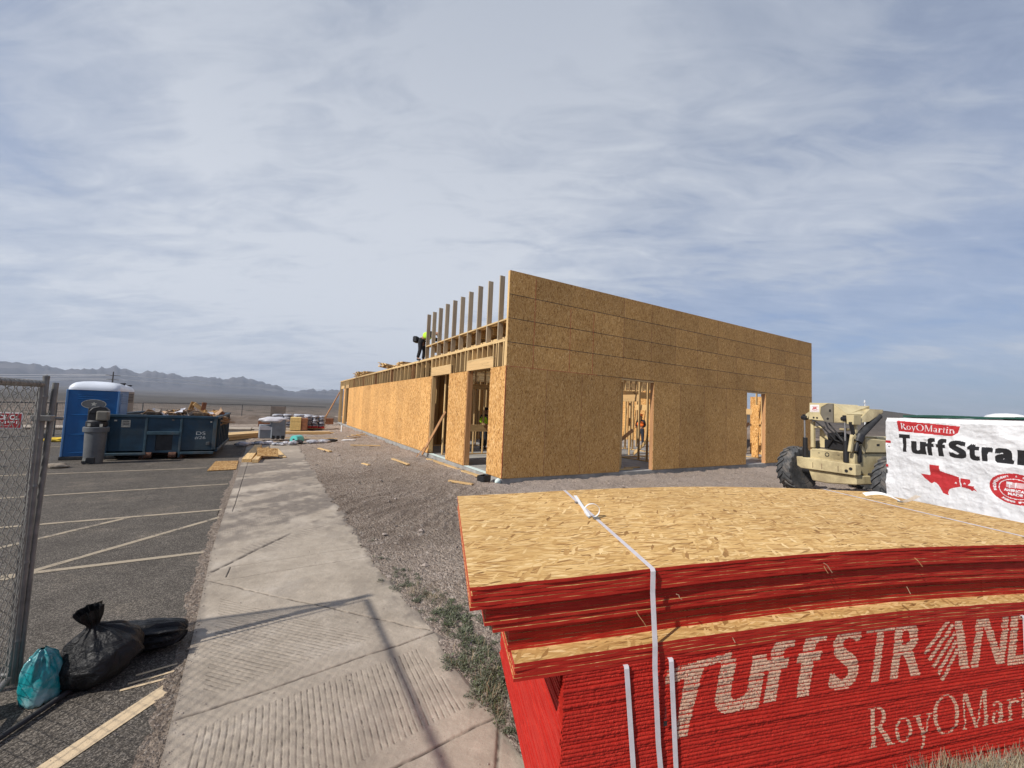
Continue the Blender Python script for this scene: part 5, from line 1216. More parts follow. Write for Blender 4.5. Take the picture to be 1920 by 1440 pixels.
o = MB().b2((-.30, -.42, -.009), (.30, .42, .009)).build('strand_board_piece', M['osb_dull'], bevel=.002); o.location = (-.02, 15.6, .20); o.rotation_euler = (R_(12), R_(4), .05); tag(o, 'tilted strand board square resting on the two thick boards on the walk', 'board')
walkboard((515, 842), (530, 858), .22, .03, 'lumberx', 'short light board behind the tilted strand board square')
# grey crate-like box on pallet with film
gp = empty('grey_appliance_box', (-.42, 21.8, .02), R_(4)); tag(gp, 'light grey boxed unit under loose film at the end of the walk', 'box')
MB().b2((0, 0, .10), (.62, .7, .72)).build('box_body', M['pallet_grey'], gp, bevel=.03); MB().b2((.0, -.012, .50), (.62, .0, .66)).build('box_panel', M['pallet_light'], gp, bevel=.01)
MB().b2((.45, -.1, .10), (1.05, .75, 1.0)).build('box_body', M['pallet_grey'], gp, bevel=.04)
blob('film', (0, 0, 0), (.1, .1, .1), 5, 'pallet_light', None, None).parent = gp; gp.children[-1].location = (.55, .2, .95); gp.children[-1].scale = (6, 4.2, 1.6)
for i in range(3): MB().b2((.5+.19*i, -.13, .08), (.62+.19*i, -.10, .24)).build('dark_vent', M['blacksteel'], gp)
for i in range(12):
    x = -1.0+i*.19+rr_.uniform(-.1, .1); blob('crumpled_film', (x, 19.9+rr_.uniform(-.3, .4), .02), (rr_.uniform(.12, .24), rr_.uniform(.1, .2), rr_.uniform(.05, .13)), 20+i, ['silver', 'pallet_light', 'bagwhite', 'darkgrey'][i % 4], 'crumpled piece of plastic film in the litter at the end of the walk', 'plastic litter', .45, 3.).__setitem__('group', 'film litter at the walk end')
tr = empty('foam_roll', (1.06, 20.5, .19), R_(160)); tag(tr, 'bright teal foam roll lying on its side at the right end of the walk', 'roll')
MB().lathe([(.055, -.22), (.185, -.22), (.19, -.20), (.19, .20), (.185, .22), (.055, .22), (.05, 0)], (0, 0, 0), 30, eul(R_(90), 0, R_(-20))).build('roll_body', M['tealroll'], tr, smooth=True)
MB().lathe([(.053, -.224), (.053, .224)], (0, 0, 0), 16, eul(R_(90), 0, R_(-20))).build('roll_core', M['blacksteel'], tr)
for i, (x, y) in enumerate([(1.7, 20.3), (2.15, 20.6), (2.5, 20.9)]): blob('crumpled_film', (x, y, .03), (.28, .15, .09), 50+i, ['bagwhite', 'silver', 'darkgrey'][i], 'crumpled grey plastic lying right of the teal roll', 'plastic litter', .4, 3.).__setitem__('group', 'grey plastic right of the teal roll')
# long lumber left behind the dumpster
def lumber_pile(a, b, n, nz, w, h, L, label, m='lumberx'):
    c, _, t_ = between(G(*a, .0), G(*b, .0)); r = empty('lumber_pile', (c[0], c[1], .0), t_); tag(r, label, 'lumber')
    rj = random.Random(int(a[0]))
    for k in range(nz):
        for i in range(n):
            o = MB().box((0, 0, 0), (L+rj.uniform(-.3, .3), w, h)).build('board', M[m], r, bevel=.002); o.location = (rj.uniform(-.25, .25), (i-n/2)*w*1.1, h/2+k*(h+.004)); o.rotation_euler = (0, 0, rj.uniform(-.04, .04))
lumber_pile((400, 825), (480, 818), 7, 5, .14, .045, 3.6, 'long low pile of pale boards right of the dumpster')
lumber_pile((532, 814), (610, 814), 4, 3, .14, .05, 2.6, 'low pile of boards behind the teal roll')
# pallets of wrapped bags
def bagpallet(c, rz, n1, n2, nz, label, red):
    r = empty('bag_pallet', c, rz); tag(r, label, 'pallet of bags', 'pallets of wrapped bags beside the building'); rj = random.Random(int(c[0]*10))
    for i in range(5): MB().b2((0, .02+i*.24, .09), (1.2, .14+i*.24, .12)).build('pallet_board', M['lumberx'], r)
    for i in range(3): MB().b2((.0+i*.55, 0, 0), (.1+i*.55, 1.1, .088)).build('pallet_bearer', M['brownpack'], r)
    for k in range(nz):
        for i in range(n1):
            for j in range(2):
                o = blob('bag', (0, 0, 0), (.60/n1*1.02, .285, .075), 60+k*5+i, red if k < 1 and red else 'bagwhite', None, None, .10, 2.5, None, 3, boxy=.55); o.parent = r; o.location = (.6/n1+i*1.2/n1+rj.uniform(-.05, .05), .28+j*.55+rj.uniform(-.05, .03), .19+k*.135); o.rotation_euler = (rj.uniform(-.1, .1), rj.uniform(-.08, .08), rj.uniform(-.15, .15))
bagpallet((.1, 31.3, .0), .0, 2, 1, 6, 'left pallet of white plastic-wrapped bags', None); bagpallet((1.45, 32.0, 0), .05, 2, 1, 6, 'middle pallet of wrapped bags behind the yellow pack', 'wrapred'); bagpallet((1.95, 29.8, 0), -.03, 3, 1, 6, 'right pallet of grey bags with red bottom layer', 'wrapred')
yp = empty('yellow_pack', (1.05, 28.9, .02), R_(-4)); tag(yp, 'yellow block of stacked boards with brown side near the pallets', 'pack of boards')
for k in range(3): MB().b2((0, 0, .02+k*.27), (.6, 1.1, .28+k*.27)).build('pack_layer', M['yellowpack'], yp, bevel=.01)
MB().b2((.602, .02, .03), (.98, 1.08, .78)).build('pack_side', M['brownpack'], yp, bevel=.01)
for c, d, lab in (((-.75, 33.2, 0), (.85, .6, .42), 'brown low box left of the white pallets'), ((3.5, 36.3, 0), (.95, .5, .55), 'reddish brown box right of the pallets near the far brace')):
    o = MB().b2((0, 0, 0), d).build('brown_box', M['brownpack'], bevel=.01); o.location = c; tag(o, lab, 'box')
o = MB().tube([(0, 0, 0), (.01, 0, .42)], .055, 14).build('white_pipe', M['pvc'], smooth=True); o.location = (3.98, 28.2, .02); tag(o, 'white plastic pipe stub standing up near the far end of the sunlit wall', 'pipe')
for i, (x, y) in enumerate([(3.85, 23.3), (4.1, 23.7), (4.35, 23.4), (4.2, 23.1)]):
    o = MB().b2((-.28, -.08, 0), (.28, .08, .03)).build('wood_scrap', M['lumberx'], bevel=.002); o.location = (x, y, .06+i*.05); o.rotation_euler = (rr_.uniform(-.2, .2), rr_.uniform(-.25, .25), rr_.uniform(-.6, 1.)); tag(o, 'orange-brown wood scrap in the small heap by the sunlit wall', 'wood scrap', 'small scrap heap by the wall')
blob('white_scrap', (3.4, 21.6, .03), (.34, .13, .035), 71, 'white', 'flat white plastic scrap on the gravel below the small scrap heap', 'plastic scrap', .3)
blob('rock', (-4.58, 14.72, -.02), (.24, .13, .075), 81, 'rock', 'flat pale rock on the asphalt in front of the blue toilet', 'rock', .3, 1.6)
blob('yellow_sheet', (-7.0, 22.3, -.02), (.34, .25, .09), 83, 'yellow', 'crumpled yellow sheet on the asphalt left of the blue toilet', 'plastic sheet', .5, 2.6)
blob('dark_bag', (-7.45, 22.6, -.02), (.2, .15, .16), 84, 'blacksteel', 'small black bag next to the crumpled yellow sheet', 'bag', .4)

# ------------------------------------------------------------------ chain-link gate and fence at the left
PC = np.array([-1.335, 3.985]); DA = np.array([-.993, .12]); DB = np.array([0., -1.]); FT = 1.985
def chain(name, o, d, L, z0, z1, parent, p=.05, seed=0):
    """woven diamond mesh from zigzag wires in the plane through o along d"""
    n = int(L/p); hz = .036; nz = int((z1-z0)/hz); Pv, Fq = [], []; d = np.array(d)/np.linalg.norm(d); nrm = np.array([-d[1], d[0]]); k4 = 4; base = 0; r = .0027
    rj = np.random.default_rng(seed)
    for i in range(n+1):
        zz = z0+np.arange(nz+1)*hz; side = ((np.arange(nz+1)+i) % 2)*2-1
        t_ = .012+i*p+side*p*.5+rj.normal(0, .0012, nz+1); wv = side*.0028+.010*np.sin(zz*2.2+i*.13)
        t_ = np.clip(t_, .004, L)
        c = np.stack([o[0]+d[0]*t_+nrm[0]*wv, o[1]+d[1]*t_+nrm[1]*wv, zz], 1)
        T = np.gradient(c, axis=0); T /= np.linalg.norm(T, axis=1, keepdims=True); n3 = np.array([nrm[0], nrm[1], 0]); B = np.cross(T, n3); B /= np.linalg.norm(B, axis=1, keepdims=True)
        ring = [c+r*(math.cos(a)*n3+math.sin(a)*B) for a in (0, PI/2, PI, 3*PI/2)]
        V = np.stack(ring, 1).reshape(-1, 3); Pv.append(V)
        for j in range(nz):
            for q in range(4): Fq.append((base+j*4+q, base+j*4+(q+1) % 4, base+(j+1)*4+(q+1) % 4, base+(j+1)*4+q))
        base += len(V)
    return npmesh(name, np.concatenate(Pv), np.array(Fq), M['wire'], parent)
def P3(o, d, t_, z): return (o[0]+d[0]*t_, o[1]+d[1]*t_, z)
def fence_panel(name, o, d, L, label, cat, seed, end=True):
    r = empty(name, (o[0], o[1], 0)); tag(r, label, cat); oo = np.array([0., 0.])
    MB().tube([P3(oo, d, .0, FT), P3(oo, d, L, FT)], .019, 12).build('top_rail', M['steel'], r, smooth=True)
    MB().tube([P3(oo, d, .0, .09), P3(oo, d, L, .09)], .018, 10).build('bottom_rail', M['steel'], r, smooth=True)
    MB().tube([P3(oo, d, L, .02), P3(oo, d, L, FT)], .021, 12).build('end_post', M['steel'], r, smooth=True)
    m_ = chain('wire_mesh', oo, d, L, .08, FT+.012, r, seed=seed)
    for i in range(int(L/.05)):
        tw = MB()   # wires hooked over the rail
        t0 = .02+i*.05; nn = np.array([-d[1], d[0]]); pts = []
        for a in np.linspace(-.4, PI+.4, 7): pts.append((d[0]*(t0+.012*a/PI)+nn[0]*.0235*math.cos(a), d[1]*(t0+.012*a/PI)+nn[1]*.0235*math.cos(a), FT+.0235*math.sin(a)))
        tw.tube(pts, .0022, 4, cap=False); tw.build('rail_tie', M['wire'], r)
    return r
fa = fence_panel('chain_link_fence', PC, DA, 1.5, 'chain-link fence panel at the left edge carrying the red sign', 'fence', 3)
MB().tube([(0, 0, .03), (0, 0, 2.035)], .0165, 14).build('post', M['steel'], fa, smooth=True)
MB().lathe([(.018, 0), (.018, .012), (.0, .022)], (0, 0, 2.03), 12).build('post_cap', M['steel'], fa, smooth=True)
for z in (.3, .8, 1.3, 1.62, 1.9): MB().lathe([(.018, -.012), (.020, 0), (.018, .012)], (0, 0, z), 14).build('tension_band', M['steel'], fa)
MB().tube([(-.035, .004, .1), (-.035, .004, 1.95)], .006, 6).build('tension_bar', M['steel'], fa)
gb_ = fence_panel('swing_gate', PC+np.array([.0, -.055]), DB, 2.6, 'open chain-link gate leaf swung back beside the walk, seen nearly edge on', 'gate', 5)
MB().tube([(0, 0, .05), (0, 0, FT)], .010, 10).build('hinge_post', M['steel'], gb_, smooth=True)
p2 = MB(); p2.tube([(.0, .0, 0), (.004, .0, 1.0), (.022, .008, 2.0)], .0165, 14); o = p2.build('steel_post', M['steel'], smooth=True); o.location = (PC[0]+.012, PC[1]+.034, 0); tag(o, 'weathered steel post clamped close behind the gate corner post', 'post')
lt_ = MB(); lt_.b2((-.045, -.035, 1.735), (.055, .035, 1.775)); lt_.tube([(.03, .04, 1.755), (.09, .05, 1.752)], .012, 8); lt_.build('latch_clamp', M['steel'], fa, bevel=.004)
# sign on the fence
def onpl(u, v, o, d):
    w = CR@_ray(u, v); n = np.array([-d[1], d[0]]); t_ = (n@o)/(n@w[:2]); p = CO+t_*w; return float((p[:2]-o)@d), float(p[2])
SO2 = PC+np.array([0, -.012]); a_ = onpl(44, 774, SO2, DA); b_ = onpl(44, 804, SO2, DA)
sg = empty('fence_sign', (SO2[0]+DA[0]*a_[0], SO2[1]+DA[1]*a_[0], 0), math.atan2(-DA[1], -DA[0])); tag(sg, 'small dark red company sign with white border wired to the chain-link fence', 'sign')
z1, z0 = a_[1], b_[1]; W_s = .22
MB().b2((-W_s, -.002, z0), (0, .002, z1)).build('sign_border', M['white'], sg); MB().b2((-W_s+.006, -.0035, z0+.006), (-.006, .0, z1-.006)).build('sign_face', M['signred'], sg)
tx = MB(); h_ = z1-z0
for t_ in np.concatenate([fit(glyph_tris('FENCE', .03), -.168, -.074, z0+h_*.56, z0+h_*.84), fit(glyph_tris('Co.', .03), -.060, -.014, z0+h_*.56, z0+h_*.86), fit(glyph_tris('757-1991', .02), -.15, -.022, z0+h_*.30, z0+h_*.47), fit(glyph_tris('Fencing Rental', .0), -.14, -.05, z0+h_*.14, z0+h_*.22)]): tx.add([(x, -.0045, z) for x, z in t_], [(0, 1, 2)])
tx.build('sign_text', M['white'], sg)
A_ = G(-30, 1398, .02); B_ = G(132, 1290, .02)
o = MB().tube([(0, 0, 0), tuple(B_-A_)], .016, 10).build('steel_pipe', M['darkgrey'], smooth=True); o.location = (A_[0], A_[1], .004); tag(o, 'thin dark pipe lying on the asphalt under the teal bag', 'pipe')

# ------------------------------------------------------------------ rubbish bags
def bag(name, c, prof, dims, rot, seed, m, label, folds=9, n=72, nz=46, group=None):
    """prof: (t, radius, height) knots of a tied sack"""
    t_ = np.linspace(0, 1, nz); R1 = np.interp(t_, [p[0] for p in prof], [p[1] for p in prof]); Zr = np.interp(t_, [p[0] for p in prof], [p[2] for p in prof])
    for _ in range(3): R1[1:-1] = (R1[:-2]+R1[1:-1]*2+R1[2:])/4; Zr[1:-1] = (Zr[:-2]+Zr[1:-1]*2+Zr[2:])/4
    A1 = np.linspace(0, 2*PI, n+1)[:-1]; TT, AA = np.meshgrid(t_, A1, indexing='ij'); RR = R1[:, None]*np.ones_like(AA); neck = np.clip((TT-.45)/.3, 0, 1)
    f = 1+.16*neck*np.sin(AA*folds+seed+2*fbm(TT*2, AA, 2, seed))+.10*neck*np.sin(AA*(folds*2+1)+seed*2)+.22*fbm(np.cos(AA)*1.6+seed, np.sin(AA)*1.6+TT*2.4, 5, seed)-.10*np.abs(fbm(np.cos(AA)*4+seed, np.sin(AA)*4+TT*5, 4, seed+3))
    X_ = RR*f*np.cos(AA); Y_ = RR*f*np.sin(AA); Z_ = Zr[:, None]+.02*fbm(np.cos(AA)*3, np.sin(AA)*3+TT*6, 4, seed+9)
    P = np.stack([X_, Y_, Z_], -1).reshape(-1, 3)@np.array(eul(*rot)).T*np.array(dims); P[:, 2] -= P[:, 2].min(); 
    lowk = P[:, 2] < .02; P[:, 2] = np.where(lowk, .004, P[:, 2])
    i, j = np.meshgrid(np.arange(nz-1), np.arange(n), indexing='ij'); F = np.stack([(i*n+j), (i*n+(j+1) % n), ((i+1)*n+(j+1) % n), ((i+1)*n+j)], -1).reshape(-1, 4)
    o = npmesh(name, P, F, M[m]); o.location = (c[0], c[1], -.018 if len(c) < 3 else c[2]); tag(o, label, 'rubbish bag', group); return o
sack = [(0, .02, 0), (.10, .20, .0), (.25, .27, .07), (.45, .25, .18), (.62, .14, .28), (.72, .035, .335), (.78, .028, .355), (.88, .06, .41), (1, .075, .475)]
bag('rubbish_bag', (-.875, 3.93), sack, (.88, .8, .98), (.05, -.28, .3), 4, 'bag', 'black rubbish bag tied with a standing ruffled neck, beside the teal bag')
sack2 = [(0, .02, 0), (.10, .17, .0), (.3, .20, .1), (.55, .19, .24), (.72, .16, .40), (.86, .13, .50), (1, .03, .53)]
bag('rubbish_bag', (-.96, 4.22), sack2, (.95, .8, .50), (0, R_(88), R_(-10)), 9, 'bag', 'flat black rubbish bag lying toward the walk, behind the tied bag')
bag('rubbish_bag', (-1.135, 3.80), [(0, .02, 0), (.12, .11, .0), (.35, .118, .10), (.6, .10, .2), (.8, .07, .27), (1, .02, .32)], (.85, .75, .98), (-.05, -.05, 1.0), 15, 'teal', 'translucent teal plastic bag slumped against the gate post', 7)
bag('rubbish_bag', (-1.50, 3.72), [(0, .02, 0), (.12, .14, .0), (.35, .15, .08), (.7, .11, .17), (1, .02, .23)], (1, .8, .9), (0, 0, 0), 21, 'bag', 'low dark bag behind the wire mesh at the left edge')
blob('black_bundle', (-6.5, 15.2, -.02), (.42, .3, .34), 91, 'blacksteel', 'black bundle on the asphalt seen through the wire mesh', 'bundle', .45, 2.)

# ------------------------------------------------------------------ weeds
def leafset(name, cents, nl, rad, size, mats, label, hgt=.5, blade=False, parent=None):
    V, F, MI = [], [], []; b = 0
    for (x, y, s) in cents:
        n = int(nl*rng.uniform(.6, 1.3)); a = rng.uniform(0, 2*PI, n); r = rad*s*np.sqrt(rng.random(n)); z0 = gnd(x, y) if x > 1.3 else .02
        for k in range(n):
            px, py = x+r[k]*math.cos(a[k]), y+r[k]*math.sin(a[k]); pz = z0+rad*s*hgt*rng.random()*(1-(r[k]/(rad*s+1e-6))**2)+.004
            L = size*rng.uniform(.5, 1.3)*s; w = L*(.38 if not blade else .05); th = rng.uniform(0, 2*PI); el_ = rng.uniform(-.2, .9) if not blade else rng.uniform(.5, 1.5)
            d = np.array([math.cos(th)*math.cos(el_), math.sin(th)*math.cos(el_), math.sin(el_)]); sd = np.cross(d, [0, 0, 1.]); sd /= np.linalg.norm(sd)+1e-9; up = np.cross(sd, d)
            p = np.array([px, py, pz]); V += [p, p+d*L*.5+sd*w*.5+up*L*.05, p+d*L, p+d*L*.5-sd*w*.5+up*L*.05]; F.append((b, b+1, b+2, b+3)); MI.append(rng.integers(0, len(mats))); b += 4
    o = npmesh(name, np.array(V), np.array(F), [M[m_] for m_ in mats], parent, np.array(MI), smooth=False)
    if parent is None: tag(o, label, kind='stuff')
    return o
def m_leaf(name, c):
    t = NT(name, .6, c, .3); t.col(t.ramp(t.noise(t.obj(), 14., 4, .6), [(.3, tuple(x*.6 for x in c)), (.7, tuple(x*1.35 for x in c))])); return t.m
M['leaf1'] = m_leaf('weed_grey_green', (.100, .110, .072)); M['leaf2'] = m_leaf('weed_green', (.075, .098, .040)); M['leaf3'] = m_leaf('weed_light', (.15, .155, .11)); M['dry'] = m_leaf('dry_stalk', (.30, .23, .14)); M['drygrey'] = m_leaf('dry_grey_grass', (.26, .235, .17)); M['purple'] = m_leaf('tiny_purple_flower', (.12, .06, .32))
cs = []
for (u, v, n, sp, s) in [(700, 1012, 4, .05, .5), (722, 1045, 6, .06, .55), (745, 1075, 12, .08, .8), (765, 1090, 14, .09, .9), (785, 1120, 10, .06, .7), (835, 1150, 26, .10, 1.1), (870, 1165, 22, .09, 1.2), (850, 1130, 20, .09, 1.0), (880, 1200, 22, .09, 1.1), (895, 1240, 30, .09, 1.2), (915, 1275, 26, .07, 1.15), (860, 1240, 16, .05, .9), (930, 1310, 16, .05, .9), (900, 1290, 14, .05, .8), (945, 1345, 12, .035, .7), (955, 1370, 8, .03, .6), (905, 1190, 14, .09, 1.0), (820, 1110, 8, .06, .7)]:
    c = G(u, v, .03)[:2]
    for _ in range(n): cs.append((c[0]+rng.normal(0, sp), c[1]+rng.normal(0, sp), s*rng.uniform(.6, 1.1)))
leafset('weeds', cs, 50, .042, .023, ['leaf1', 'leaf1', 'leaf2', 'leaf3'], 'low grey-green weeds growing along the right edge of the concrete walk')
cs2 = [(c[0]+rng.normal(0, .03), c[1]+rng.normal(0, .03), c[2]) for c in cs if rng.random() < .35]
for (u, v, n, sp) in [(780, 1110, 40, .07), (810, 1120, 30, .06), (935, 1330, 24, .05), (925, 1300, 20, .05)]:
    c = G(u, v, .03)[:2]
    for _ in range(n): cs2.append((c[0]+rng.normal(0, sp), c[1]+rng.normal(0, sp), .8))
leafset('dry_stalks', cs2, 5, .05, .075, ['dry', 'dry', 'drygrey', 'leaf2'], 'thin dry straw stalks among the weeds beside the walk', .3, True)
leafset('purple_flowers', [(*G(u, v, .05)[:2], 1.) for u, v in ((884, 1200), (890, 1212), (880, 1206), (700, 1250))][:3], 5, .02, .007, ['purple'], 'tiny purple flowers in the weeds', 2.0)
# straw litter on the joint between walk and asphalt
cs3 = []
for y in rng.uniform(1.6, 11, 420): cs3.append((float(wl(y))-.04+rng.normal(0, .03), y, .7))
leafset('edge_straw', cs3, 3, .03, .035, ['dry', 'dry', 'drygrey', 'leaf2'], 'dry straw and dead weeds in the gap between asphalt and walk', .2, True)
# dry grey grass in front of the near pack
V, F, MI = [], [], []; b = 0
for k in range(9000):
    s = (1.42+rng.random()*1.25)*KS; d = -.05-.17*rng.random(); base_ = sl(np.array([s]), np.array([d]), np.array([.0]))[0]
    topz = np.interp(s/KS, [1.42, 1.55, 1.7, 2.3, 2.7], [.25, .355, .375, .32, .32])*rng.uniform(.7, 1.03)
    ln = rng.normal(0, .05, 2)+np.array([.03, .0]); w = .0018; a = rng.uniform(0, PI); sd = np.array([math.cos(a), math.sin(a), 0])*w
    p1 = base_+np.array([ln[0]*.4, ln[1]*.4, topz*.6]); p2_ = base_+np.array([ln[0]*1.3, ln[1]*1.3, topz]); V += [base_-sd, base_+sd, p1+sd, p1-sd, p2_+sd*.3, p2_-sd*.3]; F += [(b, b+1, b+2, b+3), (b+3, b+2, b+4, b+5)]; MI += [k % 3]*2; b += 6
o = npmesh('dry_grass', np.array(V), np.array(F), [M['drygrey'], M['dry'], M['drygrey']], None, np.array(MI), smooth=False); o.location = SLOC; o.rotation_euler = (0, 0, SAZ); tag(o, 'grey dry grass growing against the front of the near stack', kind='stuff')

# ------------------------------------------------------------------ far site fence, berm, pole and wires
def site_fence():
    pts = []
    for a, r in ((112.5, 24.5), (107.7, 26.), (101.7, 32.4), (97.5, 36.), (93.0, 38.5), (88.6, 40.), (84., 41.5)):
        pts.append((r*math.cos(R_(a)), r*math.sin(R_(a))))
    r = empty('site_fence', (pts[0][0], pts[0][1], 0)); tag(r, 'long thin temporary mesh fence crossing behind the lot below the mountains', 'fence'); o_ = np.array([pts[0][0], pts[0][1]])
    wires = MB()
    for i in range(len(pts)-1):
        a = np.array(pts[i])-o_; b = np.array(pts[i+1])-o_; n = max(1, int(np.linalg.norm(b-a)/3.2))
        for k in range(n):
            p = a+(b-a)*k/n; q = a+(b-a)*(k+1)/n
            MB().tube([(*p, -.1), (*p, 1.40)], .034, 6).build('fence_post', M['farsteel'], r); MB().tube([(*p, 1.40), (*q, 1.40)], .026, 6).build('fence_rail', M['farsteel'], r)
            MB().tube([(*p, .04), (*q, .04)], .018, 6).build('fence_rail', M['steel'], r)
            m_ = 22
            for j in range(m_):
                s0 = p+(q-p)*j/m_
                wires.beam((*s0, .05), (*(s0+(q-p)/m_*3), 1.39), .0035, .0035) if j < m_-3 else None
                wires.beam((*(s0+(q-p)/m_*3), .05), (*s0, 1.39), .0035, .0035) if j < m_-3 else None
    wires.build('fence_mesh', M['farsteel'], r)
    a = 89.3; r1 = 39.5; c = np.array([r1*math.cos(R_(a)), r1*math.sin(R_(a))])-o_
    MB().b2((c[0]-.55, c[1]-.04, .35), (c[0]+.55, c[1]-.02, 1.33)).build('fence_screen', M['tan'], r)
site_fence()
# rubble bank behind the lot
def bank(name, pts, w, h, m, lab, seed):
    P = np.array(pts, float); n = 160; t_ = np.linspace(0, 1, n); L = np.concatenate([[0], np.cumsum(np.linalg.norm(np.diff(P, axis=0), axis=1))]); L /= L[-1]
    cx = np.interp(t_, L, P[:, 0]); cy = np.interp(t_, L, P[:, 1]); tx_ = np.gradient(cx); ty_ = np.gradient(cy); nn = np.hypot(tx_, ty_); nx_, ny_ = -ty_/nn, tx_/nn
    S = np.linspace(-1, 1, 26); X_ = cx[:, None]+nx_[:, None]*S*w; Y_ = cy[:, None]+ny_[:, None]*S*w
    Z_ = -.12+h*(np.cos(S*PI/2)**1.3)[None]*(1+.55*fbm(X_*.6, Y_*.6, 4, seed))+.10*fbm(X_*4, Y_*4, 4, seed+3)*(np.cos(S*PI/2))[None]
    Z_ = Z_*(1-.0*t_[:, None])
    o = npmesh(name, np.stack([X_, Y_, Z_], -1).reshape(-1, 3), gridF(n, 26), M[m], None); tag(o, kind='structure'); return o
bank('rubble_bank', [(-16, 36), (-4.5, 36.5), (1, 39.5), (6, 43)], 2.6, .55, 'desert', '', 201)
bank('rubble_bank', [(24, 8), (27, 14.5), (31, 20)], 3.5, 1.25, 'desert', '', 211); bank('rubble_bank', [(22, -3), (26, 4), (27, 10)], 4., 1.1, 'desert', '', 221)
pw = empty('utility_pole', (150*math.cos(R_(104.13)), 150*math.sin(R_(104.13)), -1.7)); tag(pw, 'distant wooden utility pole rising above the blue toilet, against the mountains', 'utility pole')
MB().tube([(0, 0, 0), (0, 0, 9.1)], [.20, .13], 10).build('pole_shaft', M['polewood'], pw, smooth=True)
for z, w in ((8.1, 1.4), (7.0, 1.2)): MB().beam((-w, -.2, z), (w, .2, z), .12, .12).build('crossarm', M['polewood'], pw)
pp = np.array([150*math.cos(R_(104.13)), 150*math.sin(R_(104.13))])
def wire(dz, dx, e1, e2, i):
    pts = []
    for (az_, el_, r_) in ((118, e1-.006, 190), (111.2, e1, 165), (104.13, None, 150), (98, (e2*.45+.029*.55), 156), (91.8, e2, 172), (84, e2-.0045, 200), (76, e2-.006, 235)):
        if el_ is None: pts.append((pp[0]+dx, pp[1], -1.7+dz))
        else: pts.append((r_*math.cos(R_(az_))+dx, r_*math.sin(R_(az_)), EYE+r_*(el_+(dz-8.1)/150*.75)))
    o = MB().tube([np.array(p) for p in pts], .035, 5).build('power_line', M['white']); tag(o, ['upper left power line strung over the desert', 'upper right power line of the top crossarm', 'middle power line on the lower crossarm', 'lowest power line on the lower crossarm'][i], 'power line', 'power lines on the distant pole')
wire(8.25, -1.2, .0186, .0285, 0); wire(8.2, 1.2, .0165, .026, 1); wire(7.1, -1.0, .0175, .0262, 2); wire(7.05, 1.0, .0150, .024, 3)
bp_ = empty('utility_pole', (118*math.cos(R_(18.3)), 118*math.sin(R_(18.3)), .5)); tag(bp_, 'tiny distant pole on the brown ridge right of the building', 'utility pole'); MB().tube([(0, 0, 0), (0, 0, 6.6)], .12, 8).build('pole_shaft', M['pvc'], bp_); MB().beam((-.8, 0, 6.0), (.8, 0, 6.0), .1, .1).build('crossarm', M['pvc'], bp_)
tk = empty('water_tank', (900*math.cos(R_(10.2)), 900*math.sin(R_(10.2)), -2)); az_t, el_t = azel(1886, 775); tk.location = (900*math.cos(R_(az_t)), 900*math.sin(R_(az_t)), 2.0); 
MB().lathe([(22, -10), (22, EYE+900*el_t-9), (18, EYE+900*el_t-5), (10, EYE+900*el_t-2.6), (.5, EYE+900*el_t-2)], (0, 0, 0), 32).build('tank_body', M['white'], tk, smooth=True); tag(tk, 'far white domed water tank on the horizon above the wrapped pack', 'water tank')

# ------------------------------------------------------------------ people
def skin(name, V, E_, Rd, m, parent, sub=2):
    me = bpy.data.meshes.new(name); me.from_pydata(V, E_, []); o = bpy.data.objects.new(name, me); COL.objects.link(o)
    o.modifiers.new('skin', 'SKIN')
    for d, r in zip(me.skin_vertices[0].data, Rd): d.radius = (r, r) if not hasattr(r, '__len__') else r
    me.skin_vertices[0].data[0].use_root = True
    s = o.modifiers.new('sub', 'SUBSURF'); s.levels = sub; s.render_levels = sub
    bpy.context.view_layer.update(); dg = bpy.context.evaluated_depsgraph_get(); m2 = bpy.data.meshes.new_from_object(o.evaluated_get(dg)); bpy.data.objects.remove(o); bpy.data.meshes.remove(me)
    m2.name = name; m2.materials.clear(); m2.materials.append(M[m]); m2.polygons.foreach_set('use_smooth', [True]*len(m2.polygons)); return link(bpy.data.objects.new(name, m2), parent)
